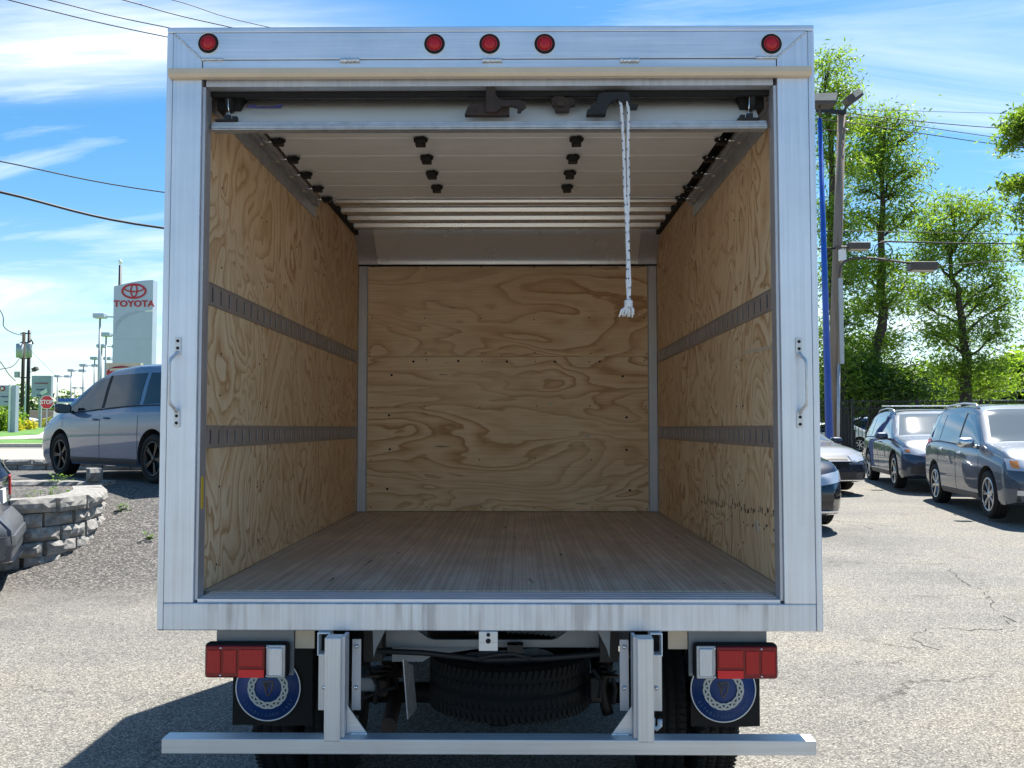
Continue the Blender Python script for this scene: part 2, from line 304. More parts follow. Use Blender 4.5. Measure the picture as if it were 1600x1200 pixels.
def asphalt_mat(name, a, bcol, dark, scale=70, cracks=True, tone_scale=.5):
    m = bsdf_mat(name, a, .9, 0, .25); t = m.node_tree; b = t.nodes['Principled BSDF']
    c = coords(t, (1, 1, 1))
    v = N(t, 'ShaderNodeTexVoronoi'); v.inputs['Scale'].default_value = scale; t.links.new(c.outputs[0], v.inputs['Vector'])
    sp = N(t, 'ShaderNodeSeparateColor'); t.links.new(v.outputs['Color'], sp.inputs[0])
    r = ramp(t, [(0, dark), (.22, tuple(x * .8 for x in a)), (.6, a), (1, bcol)]); t.links.new(sp.outputs[0], r.inputs[0])
    gap = ramp_out(t, v, .35, .75); gap.inputs[0].is_linked
    col = mixc_(t, math_(t, 'MULTIPLY', gap, .6), r.outputs[0], dark)
    v2 = noise(t, c, scale * 2.5, 3, .7); g = ramp(t, [(.35, (.62, .62, .62)), (.62, (1.18, 1.17, 1.15))]); t.links.new(v2.outputs['Fac'], g.inputs[0])
    col = mixc_(t, 1.0, col.outputs[0], g.outputs[0], 'MULTIPLY')
    n = noise(t, coords(t, (.8, 1.3, 1)), tone_scale, 7, .62); d = ramp(t, [(.30, (.74, .75, .78)), (.50, (1, 1, 1)), (.7, (1.16, 1.11, 1.02))]); t.links.new(n.outputs['Fac'], d.inputs[0])
    col = mixc_(t, 1.0, col.outputs[0], d.outputs[0], 'MULTIPLY')
    if cracks:
        # the ramp on the left is laid with darker, coarser asphalt; the joint is worn and uneven
        gx = N(t, 'ShaderNodeSeparateXYZ'); t.links.new(c.outputs[0], gx.inputs[0])
        yy = math_(t, 'ADD', gx.outputs[1], math_(t, 'MULTIPLY', noise(t, c, 1.6, 5, .6), 1.6))
        my = N(t, 'ShaderNodeMapRange', interpolation_type='SMOOTHSTEP'); my.inputs[1].default_value = 8.3; my.inputs[2].default_value = 9.8; t.links.new(yy.outputs[0], my.inputs[0])
        mxx = N(t, 'ShaderNodeMapRange', interpolation_type='SMOOTHSTEP'); mxx.inputs[1].default_value = -1.0; mxx.inputs[2].default_value = -2.2; t.links.new(gx.outputs[0], mxx.inputs[0])
        m17 = N(t, 'ShaderNodeMapRange'); m17.inputs[1].default_value = 17; m17.inputs[2].default_value = 16.8; t.links.new(gx.outputs[1], m17.inputs[0])
        vr_ = N(t, 'ShaderNodeTexVoronoi'); vr_.inputs['Scale'].default_value = 62; t.links.new(c.outputs[0], vr_.inputs['Vector'])
        sr_ = N(t, 'ShaderNodeSeparateColor'); t.links.new(vr_.outputs['Color'], sr_.inputs[0]); rr_ = ramp(t, [(0, (.04, .04, .04)), (.5, (.09, .085, .08)), (.8, (.15, .14, .13)), (1, (.27, .255, .23))]); t.links.new(sr_.outputs[0], rr_.inputs[0])
        col = mixc_(t, math_(t, 'MULTIPLY', math_(t, 'MULTIPLY', my, mxx), m17), col.outputs[0], rr_.outputs[0])
        nd = noise(t, c, 3.0, 6, .65)
        va = N(t, 'ShaderNodeVectorMath', operation='MULTIPLY_ADD'); t.links.new(nd.outputs['Color'], va.inputs[0]); va.inputs[1].default_value = (.7, .7, 0); t.links.new(c.outputs[0], va.inputs[2])
        v3 = N(t, 'ShaderNodeTexVoronoi', feature='DISTANCE_TO_EDGE'); v3.inputs['Scale'].default_value = .42; t.links.new(va.outputs[0], v3.inputs['Vector'])
        e = N(t, 'ShaderNodeMapRange'); e.inputs[1].default_value = 0.0; e.inputs[2].default_value = .006; e.inputs[3].default_value = 1; e.inputs[4].default_value = 0; t.links.new(v3.outputs['Distance'], e.inputs[0])
        k = ramp_out(t, noise(t, c, .55, 3, .6), .50, .60)
        col = mixc_(t, math_(t, 'MULTIPLY', math_(t, 'MULTIPLY', e, k), .8), col.outputs[0], (.05, .045, .04))
    t.links.new(col.outputs[0], b.inputs['Base Color'])
    st1 = ramp_out(t, noise(t, coords(t, (1.0, .6, 1)), 1.1, 3, .5), .66, .74)      # oil and tyre stains
    col = mixc_(t, math_(t, 'MULTIPLY', st1, .35), col.outputs[0], (.07, .068, .065)); t.links.new(col.outputs[0], b.inputs['Base Color'])
    s = math_(t, 'SUBTRACT', v2, math_(t, 'MULTIPLY', v, .6)); bump(t, s, .5, .009)
    return m

def leaf_mat(name, c1, c2, trans=.45):
    m = bpy.data.materials.new(name); m.use_nodes = True; t = m.node_tree; t.nodes.clear()
    o = N(t, 'ShaderNodeOutputMaterial'); g = N(t, 'ShaderNodeNewGeometry')
    r = ramp(t, [(0, c1), (1, c2)]); t.links.new(g.outputs['Random Per Island'], r.inputs[0])
    d = N(t, 'ShaderNodeBsdfPrincipled'); d.inputs['Roughness'].default_value = .5; t.links.new(r.outputs[0], d.inputs['Base Color'])
    tr = N(t, 'ShaderNodeBsdfTranslucent'); br = mixc_(t, 1.0, r.outputs[0], (2.0, 2.1, .9), 'MULTIPLY'); t.links.new(br.outputs[0], tr.inputs[0])
    ms = N(t, 'ShaderNodeMixShader'); ms.inputs[0].default_value = trans; t.links.new(d.outputs[0], ms.inputs[1]); t.links.new(tr.outputs[0], ms.inputs[2]); t.links.new(ms.outputs[0], o.inputs[0])
    return m
def carpaint(name, col, rough=.5, metal=.3):
    m = bsdf_mat(name, col, rough, metal, .4, 1.0, .015); b0 = m.node_tree.nodes['Principled BSDF']; b0.inputs['Coat IOR'].default_value = 1.5; t = m.node_tree; b = t.nodes['Principled BSDF']
    n = noise(t, coords(t, (1, 1, 1)), 900, 1, .5); r = ramp(t, [(.3, tuple(x * .8 for x in col)), (.7, tuple(min(1, x * 1.25) for x in col))])
    t.links.new(n.outputs['Fac'], r.inputs[0]); t.links.new(r.outputs[0], b.inputs['Base Color']); return m

M = {}
M['alu_v'] = brushed('brushed_aluminium_upright', (.79, .81, .86), .40, 'z', metal=.72)
M['alu_h'] = brushed('brushed_aluminium_crossways', (.79, .81, .86), .40, 'x', metal=.72)
M['alu_sill'] = brushed('stained_aluminium_sill', (.74, .76, .80), .42, 'z', dirt=True, metal=.7)
M['alu_y'] = brushed('aluminium_lengthways', (.72, .72, .74), .34, 'y', metal=.9)
M['alu_dull'] = brushed('dull_grey_metal', (.60, .60, .63), .5, 'z', metal=.75)
M['bow'] = brushed('bright_roof_metal', (.86, .85, .83), .27, 'x', metal=1.0)
M['cove'] = worn('curved_bright_metal', (.88, .88, .88), .28, .5, .015, 3)
M['under'] = worn('grey_primer_steel', (.22, .24, .26), .5, .3, .15, 8)
M['galv'] = worn('galvanised_steel', (.50, .51, .53), .48, .75, .18, 22)
M['track'] = worn('logistic_track_steel', (.42, .35, .31), .5, .3, .15, 14)
M['bumper'] = brushed('aluminium_bumper', (.70, .70, .70), .42, 'x', metal=.6)
M['bumper_v'] = brushed('aluminium_bumper_upright', (.70, .70, .70), .42, 'z', metal=.6)
M['white'] = worn('white_panel_paint', (.72, .72, .71), .4, 0, .04, 3)
M['doorwhite'] = worn('white_door_laminate', (.90, .885, .855), .36, 0, .05, 4, (1, 4, 1))
M['tan'] = worn('beige_rubber_strip', (.66, .54, .40), .55, 0, .06, 8)
M['black'] = worn('black_painted_steel', (.012, .011, .010), .5, .1, .3, 20)
M['rubber'] = worn('black_rubber', (.012, .012, .013), .7, 0, .3, 30, bumpy=.1, spec=.3)
M['dark'] = worn('dark_metal_and_shade', (.018, .018, .019), .8, .1, .3, 10)  # dark metal; also paints shade in the slots, tube ends and roof gap
M['rust'] = worn('rusty_steel', (.042, .027, .022), .7, .2, .4, 18)
M['chrome'] = bsdf_mat('bright_metal', (.85, .86, .88), .14, 1)
M['weld'] = worn('weld_bead_aluminium', (.72, .72, .73), .35, .8, .2, 60, bumpy=.5)
M['ply_side'] = plywood('plywood_side_sheet', (1.2, 2.4, 1.75), 1, 13)
M['ply_back'] = plywood('plywood_back_sheet', (.80, 1.2, 2.7), 2, 10, 1.0)
M['floor'] = floor_mat()
M['asphalt'] = asphalt_mat('weathered_asphalt', (.26, .25, .225), (.44, .42, .365), (.085, .083, .078), 105)
M['redlens'] = bsdf_mat('red_plastic_lens', (.50, .008, .010), .3, 0, .4, .15)
def lens_ribs(m, axis, k):
    t = m.node_tree; w = N(t, 'ShaderNodeTexWave', wave_type='BANDS', bands_direction=axis); w.inputs['Scale'].default_value = k
    t.links.new(coords(t, (1, 1, 1)).outputs[0], w.inputs['Vector']); bump(t, w, .35, .004)
lens_ribs(M['redlens'], 'X', 30)
M['reddark'] = bsdf_mat('dark_red_lens', (.24, .004, .006), .25, 0, .4, .2)
M['redbright'] = bsdf_mat('red_reflector', (.85, .015, .02), .3, 0, .4, .2)
M['clearlens'] = bsdf_mat('clear_ribbed_lens', (.62, .66, .70), .12, .35, .8, .8); lens_ribs(M['clearlens'], 'X', 28)
M['emblem_blue'] = bsdf_mat('emblem_blue_print', (.008, .045, .19), .45)
M['emblem_white'] = bsdf_mat('emblem_white_print', (.55, .58, .56), .5)
M['emblem_gold'] = bsdf_mat('emblem_bronze_print', (.16, .12, .085), .5)
M['emblem_pale'] = bsdf_mat('emblem_faint_blue_print', (.05, .12, .28), .5)
M['rope'] = worn('white_braided_rope', (.78, .78, .80), .8, 0, .1, 40)
M['rope_dark'] = bsdf_mat('dark_rope_fleck', (.03, .04, .09), .8)
M['yellow'] = bsdf_mat('yellow_label', (.75, .48, .03), .5)
M['purple'] = bsdf_mat('purple_label', (.035, .02, .10), .4)
M['glass'] = bsdf_mat('car_glass', (.006, .009, .013), .03, 0, .35, .0, .01)
M['glass_side'] = bsdf_mat('tinted_side_glass', (.02, .04, .06), .03, .25, 1.0, .5, .01)
M['glass_light'] = bsdf_mat('windscreen_glass', (.10, .13, .145), .05, 0, .6, .3, .01)
M['tyre'] = worn('tyre_rubber', (.012, .012, .0125), .8, 0, .3, 40, spec=.3)
M['rim_silver'] = bsdf_mat('silver_alloy', (.60, .61, .62), .28, .9)
M['rim_black'] = bsdf_mat('black_alloy', (.02, .02, .022), .3, .6)
M['headlamp'] = bsdf_mat('headlamp_glass', (.50, .52, .55), .10, .35, .9, .8)
M['amber'] = bsdf_mat('amber_lens', (.65, .22, .03), .2, 0, .6, .6)
M['plastic'] = worn('grey_black_plastic', (.035, .036, .04), .55, 0, .2, 20)
M['paint_van'] = carpaint('blue_grey_paint', (.035, .085, .175))
M['paint_suv'] = carpaint('dark_blue_grey_paint', (.035, .055, .09))
M['paint_suv2'] = carpaint('steel_grey_paint', (.045, .065, .098))
M['paint_sedan'] = carpaint('graphite_paint', (.022, .03, .05))
M['paint_black'] = carpaint('black_paint', (.010, .011, .015), .2, .2)
M['paint_white'] = carpaint('white_paint', (.7, .7, .7), .35, 0)
M['paint_yellow'] = carpaint('yellow_paint', (.75, .5, .03), .35, 0)
M['paint_left'] = carpaint('navy_paint', (.022, .032, .06), .3, .4)
M['greybumper'] = worn('grey_bumper_plastic', (.085, .092, .10), .45, 0, .08, 12, coat=.3)
M['stone'] = worn('split_face_concrete', (.25, .24, .22), .9, 0, .40, 13, bumpy=.8, rnd=True)
M['soil'] = worn('dry_soil', (.16, .12, .08), .95, 0, .4, 9, bumpy=.7)
M['tandirt'] = worn('pale_worn_pavement', (.34, .31, .25), .95, 0, .3, .9, (1, 2.5, 1))
M['concrete'] = worn('kerb_concrete', (.50, .45, .38), .85, 0, .18, 6, bumpy=.3)
M['grass'] = worn('mown_grass', (.085, .20, .03), .9, 0, .35, 2.5, bumpy=.5)
M['leaf_a'] = leaf_mat('locust_leaves', (.065, .125, .017), (.19, .27, .04), .55)
M['leaf_b'] = leaf_mat('dark_leaves', (.03, .075, .015), (.085, .15, .03), .4)
M['leaf_weed'] = leaf_mat('weed_leaves', (.06, .13, .03), (.16, .25, .06), .4)
M['leaf_y'] = leaf_mat('yellow_leaves', (.30, .27, .03), (.45, .38, .05), .4)
M['bark'] = worn('dark_bark', (.055, .043, .035), .9, 0, .35, 12, (1, 1, .25), bumpy=.6)
M['polewood'] = worn('weathered_pole_wood', (.22, .175, .14), .85, 0, .25, 18, (1, 1, .06), bumpy=.5)
M['bluepaint'] = worn('blue_pole_paint', (.015, .085, .42), .35, 0, .15, 5)
M['lampgrey'] = worn('brown_grey_lamp_housing', (.085, .07, .065), .5, .3, .15, 10)
M['lampglass'] = worn('lamp_glass_plate', (.55, .50, .42), .3, 0, .15, 5, (1, 1, 1))
M['steelpole'] = worn('galvanised_pole', (.42, .44, .46), .5, .5, .1, 8)
M['cable'] = bsdf_mat('black_cable', (.012, .012, .015), .6)
M['signgrey'] = worn('silver_sign_panel', (.34, .39, .47), .4, .3, .05, 2)
M['signpale'] = worn('pale_sign_panel', (.42, .48, .58), .42, .2, .04, 1.5)
M['signred'] = bsdf_mat('red_sign_paint', (.42, .015, .025), .4)
M['stopred'] = bsdf_mat('stop_sign_red', (.55, .02, .03), .4)
M['signwhite'] = bsdf_mat('white_sign_paint', (.8, .8, .8), .4)
M['signblue'] = bsdf_mat('blue_sign_paint', (.02, .10, .50), .4)
M['signtan'] = worn('tan_sign_panel', (.45, .42, .33), .5, 0, .1, 3)
M['iron'] = worn('black_iron', (.02, .02, .022), .5, .3, .2, 12)
M['building'] = worn('tan_wall_render', (.42, .36, .27), .8, 0, .1, .5)

# ------------------------------------------------------------------ ground
def sst(t): t = max(0.0, min(1.0, t)); return t * t * (3 - 2 * t)
def H(x, y):
    b = 0.0 if y < 4.5 else .033 * (y - 4.5) if y < 12 else .2475 + .020 * (y - 12) if y < 24 else .4875
    r = (0.87 - b) * sst((y - 8.3) / 4.4) * sst((-1.5 - x) / 2.5)
    return b + r
def lin(a, b, s): n = max(1, int(round((b - a) / s))); return [a + (b - a) * i / n for i in range(n)]
def ground_grid(xs, ys, dz, fn=H, smooth=True):
    mb = MB(); n = len(xs)
    mb.add([(x, y, fn(x, y) + dz) for y in ys for x in xs], [(j * n + i, j * n + i + 1, (j + 1) * n + i + 1, (j + 1) * n + i) for j in range(len(ys) - 1) for i in range(n - 1)], 0, smooth)
    return mb
xs = lin(-900, -60, 120) + lin(-60, -14, 4) + lin(-14, 16, .4) + lin(16, 60, 4) + lin(60, 900, 120) + [900]
ys = lin(-300, -20, 60) + lin(-20, 3, 2) + lin(3, 26, .4) + lin(26, 60, 4) + lin(60, 2500, 240) + [2500]
struct(ground_grid(xs, ys, 0).build('ground', M['asphalt'], recalc=False))
struct(ground_grid(lin(-60, -5.0, 3) + [-5], lin(17.0, 33, 2) + [33], .006).build('verge', M['tandirt'], recalc=False))
def HL(x, y): return .87 + .013 * max(0, y - 34) + .10 * math.sin(x * .13) * sst((y - 36) / 20)
struct(ground_grid(lin(-120, -4, 3) + [-4], lin(36, 95, 2) + [95], .03, HL).build('lawn', M['grass'], recalc=False))
mbk = MB(); mbk.box(-60, -4, 35.6, 36.0, .70, 1.02); struct(mbk.build('kerb', M['concrete'], bevel=.02))
def path_sheet():
    mb = MB(); c = [(-45, 44, 3.0), (-38, 43.5, 2.6), (-30, 44, 2.2), (-26.0, 47, 1.9), (-27, 54, 1.5), (-31, 62, 1.4)]
    L = []; R = []
    for i, (x, y, w) in enumerate(c):
        a = Vector(c[max(0, i - 1)][:2]); b = Vector(c[min(len(c) - 1, i + 1)][:2]); d = (b - a).normalized(); nrm = Vector((-d.y, d.x))
        L.append((x + nrm.x * w, y + nrm.y * w)); R.append((x - nrm.x * w, y - nrm.y * w))
    vs = [(p[0], p[1], HL(*p) + .05) for p in L] + [(p[0], p[1], HL(*p) + .05) for p in R]; n = len(c)
    mb.add(vs, [(i, i + 1, n + i + 1, n + i) for i in range(n - 1)], 0, True); return mb
struct(path_sheet().build('path', M['concrete'], recalc=True))
# cracks in the asphalt to the right of the truck: narrow ribbons of dark filler lying on the ground
def crack(pts, w, seed):
    rnd = random.Random(seed); mb = MB(); P = []
    for a, b in zip(pts, pts[1:]):
        n = max(2, int((Vector(b) - Vector(a)).length / .07))
        for i in range(n): t = i / n; P.append((a[0] + (b[0] - a[0]) * t + rnd.gauss(0, .022), a[1] + (b[1] - a[1]) * t + rnd.gauss(0, .03)))
    for a, b in zip(P, P[1:]):
        ww = w * rnd.uniform(.15, .75); d = (Vector(b) - Vector(a)); 
        if d.length < 1e-4: continue
        d.normalize(); nx, ny = -d.y * ww / 2, d.x * ww / 2
        q = [(a[0] - nx, a[1] - ny), (b[0] - nx, b[1] - ny), (b[0] + nx, b[1] + ny), (a[0] + nx, a[1] + ny)]
        mb.add([(x, y, H(x, y) + .003) for x, y in q], [(0, 1, 2, 3)])
    return mb
def gp(px, py):   # where a sight line meets the ground
    d = _fwd * F_PX + _rt * (px - 800) + _up * (600 - py); t = .001
    for _ in range(60):
        p = Vector((0, 0, CAM_H)) + d * t; t += (p.z - H(p.x, p.y)) / -d.z * .9
    return (p.x, p.y)
mbc = MB()
for pl, w in (([(1288, 878), (1380, 880), (1480, 882), (1500, 880)], .012), ([(1484, 888), (1492, 900), (1520, 915), (1545, 924), (1540, 932), (1552, 942), (1550, 955)], .016),
              ([(1572, 962), (1580, 972), (1576, 984), (1515, 984), (1440, 984), (1425, 996), (1442, 1008), (1470, 1020)], .014), ([(1576, 984), (1600, 985)], .012)):
    c_ = crack([gp(*p) for p in pl], w, int(pl[0][0])); mbc.add(c_.v, c_.f)
stuff(struct(mbc.build('pavement_cracks', M['dark'], recalc=False)))
bpy.data.objects['pavement_cracks']['kind'] = 'structure'

# ------------------------------------------------------------------ the box truck
TX, TY = -.11, 3.3
truck = thing('box_truck', 'open back of a silver-framed box truck lined with plywood, roll-up door raised', 'box truck', (TX, TY, 0))
X0, X1 = -1.311, 1.089; ZT, ZB = 3.138, .920; Y0 = 3.3; YB = 6.66
IL, IR = -1.166, .938     # opening
FZ = 1.036                # floor
# outer skin
MB().box(X0 + .012, X0 + .022, Y0 + .10, YB + .06, ZB + .03, ZT - .03).build('side_panel', M['white'], truck)
MB().box(X1 - .022, X1 - .012, Y0 + .10, YB + .06, ZB + .03, ZT - .03).build('side_panel', M['white'], truck)
MB().box(X0 + .024, X1 - .024, YB + .05, YB + .06, ZB + .03, ZT - .03).build('front_panel', M['white'], truck)
MB().box(X0 + .024, X1 - .024, Y0 + .10, YB + .049, ZT - .045, ZT - .035).build('roof', M['bow'], truck)
for sx in (X0, X1 - .022):
    MB().box(sx - .003 if sx < 0 else sx + .003, sx + .022 if sx < 0 else sx + .025, Y0 + .02, YB + .06, ZB - .005, ZB + .14).build('lower_rail', M['galv'], truck, bevel=.003)
# rear frame: corner trims, uprights, header, sill -- each piece its own part
for (a, b) in ((X0, X0 + .024), (X1 - .024, X1)):
    MB().box(a, b, Y0 + .004, Y0 + .16, ZB, ZT - .022).build('corner_trim', M['alu_v'], truck, bevel=.004)
MB().box(X0, X1, Y0 + .004, Y0 + .16, ZT - .0215, ZT).build('top_trim', M['alu_h'], truck, bevel=.004)
for (a, b) in ((X0 + .026, IL - .012), (IR + .012, X1 - .026)):
    MB().box(a, b, Y0, Y0 + .075, ZB + .098, 2.945).build('door_post', M['alu_v'], truck, bevel=.003)
for (a, b) in ((IL - .0115, IL), (IR, IR + .0115)):
    MB().box(a, b, Y0 + .012, Y0 + .078, FZ - .01, 2.915).build('door_jamb', M['alu_dull'], truck, bevel=.002)
# mitred header corners
zt, zl = ZT - .024, 2.975
xa, xb = X0 + .026, X1 - .026; zi = 3.013
hl, hr = IL - .012, IR + .012
MB().prism([(xa + .003, zt), (xb - .003, zt), (hr - .004, zi), (hl + .004, zi)], Y0, Y0 + .075).build('header_rail', M['alu_h'], truck, bevel=.002)
MB().prism([(xa, zt - .003), (hl, zi - .002), (hl, 2.946), (xa, 2.946)], Y0, Y0 + .075).build('header_corner', M['alu_v'], truck, bevel=.002)
MB().prism([(xb, zt - .003), (xb, 2.946), (hr, 2.946), (hr, zi - .002)], Y0, Y0 + .075).build('header_corner', M['alu_v'], truck, bevel=.002)
MB().box(hl + .003, hr - .003, Y0 + .002, Y0 + .075, 2.946, zi - .0022).build('header_lip', M['alu_h'], truck, bevel=.002)
MB().box(IL, IR, Y0 + .012, Y0 + .062, 2.915, 2.9448).build('header_soffit', M['alu_dull'], truck, bevel=.002)
# beige drip rail
dr = [(Y0 - .002, 2.974), (Y0 - .028, 2.970), (Y0 - .030, 2.950), (Y0 - .022, 2.938), (Y0 - .002, 2.936)]
MB().prism(dr, X0 + .018, X1 - .02, 'x').build('drip_rail', M['tan'], truck, bevel=.002)
# weld beads: mitres and along the header seam
def bead(a, b, r=.0035):
    a = Vector(a); b = Vector(b); n = int((b - a).length / .006); rnd = random.Random(int(a.x * 977))
    return MB().tube([a + (b - a) * i / n for i in range(n + 1)], [r * (1 + .35 * math.sin(i * 2.4) + .2 * rnd.random()) for i in range(n + 1)], 6).build('weld_bead', M['weld'], truck)
bead((xa + .004, Y0 - .001, zt - .003), (hl + .002, Y0 - .001, zi - .001), .0028); bead((xb - .004, Y0 - .001, zt - .003), (hr - .002, Y0 - .001, zi - .001), .0028)
for cxp in (547, 769, 984):
    c = at(cxp, 95, Y0); bead((c.x - .036, Y0 - .001, c.z), (c.x + .036, Y0 - .001, c.z), .0085)
bead((hl, Y0 - .001, zi), (hl + .08, Y0 - .001, zi), .005); bead((hr, Y0 - .001, zi), (hr - .08, Y0 - .001, zi), .005)
# sill
MB().box(X0 + .026, X1 - .026, Y0, Y0 + .06, ZB, ZB + .0975).build('sill_face', M['alu_sill'], truck, bevel=.004)
ms = MB(); ms.box(IL + .002, IR - .002, Y0 + .001, Y0 + .16, ZB + .0985, FZ - .014)
for k in range(4): ms.box(IL + .002, IR - .002, Y0 + .003 + k * .040, Y0 + .031 + k * .040, FZ - .0145, FZ - .002 - .001 * (k == 0))
ms.build('sill_plate', M['alu_h'], truck, bevel=.002)
# floor boards
fw = (1.012 + 1.194) / 10
for k in range(10):
    a = -1.194 + k * fw; MB().box(a + .0004, a + fw - .0004, Y0 + .161, YB + .02, FZ - .04, FZ).build('floor_board', M['floor'], truck)
# plywood lining: side sheets, back sheets
WL, WR = -1.190, 1.010
side_seams = [Y0 + .082, 4.19, 5.42, YB]
for (xi, xo) in ((WL, WL - .012), (WR, WR + .012)):
    for a, b in zip(side_seams, side_seams[1:]):
        MB().box(min(xi, xo), max(xi, xo), a + .001, b - .001, FZ + .002, 3.09).build('plywood_sheet', M['ply_side'], truck, bevel=.001)
zs = at(790, 557.5, YB).z
MB().box(-1.118, .940, YB - .002, YB + .012, FZ + .004, zs - .001).build('back_plywood_sheet', M['ply_back'], truck, bevel=.001)
MB().box(-1.118, .940, YB, YB + .012, zs + .001, 2.86).build('back_plywood_sheet', M['ply_back'], truck, bevel=.001)
for (a, b) in ((WL + .002, -1.124), (.946, WR - .002)):
    MB().box(a, b, YB - .014, YB + .010, FZ + .002, 2.86).build('corner_post', M['alu_dull'], truck, bevel=.004)
for xx in (-1.1215, .943): MB().box(xx - .0012, xx + .0012, YB - .006, YB + .01, FZ + .002, 2.86).build('panel_edge_trim', M['white'], truck)
# screws
scr = MB(); rs = random.Random(5)
for zz_ in (FZ + .03, 1.42, 1.80, zs - .03, zs + .03, 2.45, 2.83):
    for k in range(6): scr.lathe([(0.0001, 0), (.0045, 0), (.005, .003)], (-1.09 + k * .402 + rs.uniform(-.01, .01), YB - .0045, zz_ + rs.uniform(-.008, .008)), 'y', 8)
for (px, py) in ((646, 565), (716, 564), (792, 565), (867, 565), (937, 565), (612, 586), (973, 588), (608, 649), (609, 702), (605, 764), (979, 652), (979, 703), (984, 766)):
    p = at(px, py, YB); scr.lathe([(0.0001, 0), (.008, 0), (.009, .003)], (p.x, YB - .0048, p.z), 'y', 8)
for xi, sg in ((WL + .001, 1), (WR - .001, -1)):
    for y in (3.6, 4.14, 4.24, 4.8, 5.37, 5.47, 6.0, 6.5):
        for z in (1.12, 1.40, 1.76, 1.95, 2.30, 2.62): scr.lathe([(0.0001, 0), (.004, 0), (.0045, -.002 * sg)], (xi + .001 * sg, y + rs.uniform(-.02, .02), z + rs.uniform(-.02, .02)), 'x', 8)
stuff(scr.build('screws', M['dark'], truck))
# logistic tracks, with their slots stamped through
def logistic(x, sg, z0, z1):
    y0, y1 = Y0 + .03, 6.60; t = .0032
    mb = MB(); pitch = .0508 * 2 * .5 * 2; pitch = .1016; n = int((y1 - y0) / pitch); zc0, zc1 = z0 + .016, z1 - .016; sw = .015
    xa_, xb_ = (x, x + sg * t)
    lo, hi = min(xa_, xb_), max(xa_, xb_)
    mb.box(lo, hi, y0, y1, z0, zc0); mb.box(lo, hi, y0, y1, zc1, z1)
    ycur = y0
    for k in range(n):
        yc = y0 + (k + .5) * pitch
        mb.box(lo, hi, ycur, yc - sw / 2, zc0 + .0001, zc1 - .0001); ycur = yc + sw / 2
    mb.box(lo, hi, ycur, y1, zc0 + .0001, zc1 - .0001)
    # rolled lips
    mb.box(lo if sg < 0 else hi, (lo - .003) if sg < 0 else hi + .003, y0, y1, z0 + .002, z0 + .007); mb.box(lo if sg < 0 else hi, (lo - .003) if sg < 0 else hi + .003, y0, y1, z1 - .007, z1 - .002)
    o = mb.build('logistic_track', M['track'], truck)
    back = MB(); back.box(min(x - sg * .0005, x + sg * .001), max(x - sg * .0005, x + sg * .001), y0, y1, zc0, zc1); back.build('slot_shade', M['dark'], o)  # dark strip gives the slots their shade by colour
    fl = MB()
    for k in range(n):
        yc = y0 + (k + .5) * pitch; xx = x + sg * (t + .0012)
        for s2 in (1,): fl.box(min(xx - .001, xx + .001), max(xx - .001, xx + .001), yc + s2 * sw / 2 - .0016, yc + s2 * sw / 2 + .0016, zc0 + .004, zc1 - .004)
    stuff(fl.build('slot_flanges', M['galv'], o))
for zr in ((2.118, 2.208), (1.570, 1.658)): logistic(WL, 1, *zr); logistic(WR, -1, *zr)
# scuffs on the right wall, round plug patch, stickers, scraped strip
sf = MB(); rs = random.Random(9)
for k in range(46):
    y = 3.62 + 1.55 * (k / 46) ** 1.15 + rs.uniform(-.02, .02); z = 1.305 - .075 * (y - 3.6) * .55 + rs.uniform(-.018, .012)
    h = rs.uniform(.008, .028); w = rs.uniform(.003, .009); sf.box(WR - .0016, WR + .001, y, y + w, z, z + h)
    if rs.random() < .35: sf.box(WR - .0016, WR + .001, y + .02, y + .027, z - .06, z - .05)
stuff(sf.build('scuff_marks', M['dark'], truck))
def wallpt(px, py, x):   # where a sight line meets the side wall
    d = _fwd * F_PX + _rt * (px - 800) + _up * (600 - py); p = Vector((0, 0, CAM_H)) + d * (x / d.x); return p
p = wallpt(1183, 823, WR); MB().lathe([(.0001, -.002), (.030, -.002), (.032, .001)], p, 'x', 24).build('round_patch', M['tan'], truck)
a = wallpt(1160, 552, WR); b = wallpt(1206, 542, WR); MB().beam((WR - .001, a.y, a.z), (WR - .001, b.y, b.z), .002, .012).build('glue_strip', M['tan'], truck)
mb = MB(); mb.box(IL + .0002, IL + .002, Y0 + .030, Y0 + .052, at(315, 795, 3.33).z, at(315, 745, 3.33).z); mb.build('warning_label', M['yellow'], truck)
# handles left by wear on the back wall: little worn holes
for (px, py) in ((860, 632), (918, 681)):
    p = at(px, py, YB); MB().box(p.x - .012, p.x + .012, YB - .0035, YB - .0021, p.z - .010, p.z + .012).build('patch', M['tan'], truck)
# front cove (curved aluminium) and its corner caps
cv = []; nseg = 14
for i in range(nseg + 1):
    a = i / nseg * math.pi / 2; cv.append((YB - .012 - .20 * (1 - math.sin(a)) ** 1.0 * 1.0, 3.075 - .225 * (1 - math.cos(a))))
cv = [(YB - .20 + .185 * math.sin(math.pi / 2 * i / nseg) ** 1.3, 3.07 - .222 * (i / nseg) ** .9) for i in range(nseg + 1)]
mb = MB(); vs = [(x, y, z) for x in (-1.05, .87) for y, z in cv]; m_ = nseg + 1
mb.add(vs, [(i, i + 1, m_ + i + 1, m_ + i) for i in range(nseg)], 0, True); mb.build('front_cove', M['cove'], truck)
for (a, b) in ((WL + .001, -1.0505), (.8705, WR - .001)):
    mb = MB(); vs = [(x, y - .004, z - .001) for x in (a, b) for y, z in cv]; mb.add(vs, [(i, i + 1, m_ + i + 1, m_ + i) for i in range(nseg)], 0, True); mb.build('cove_corner', M['alu_dull'], truck)
MB().box(WL + .001, WR - .001, YB - .020, YB + .004, 2.838, 2.850).build('cove_seal', M['rubber'], truck)
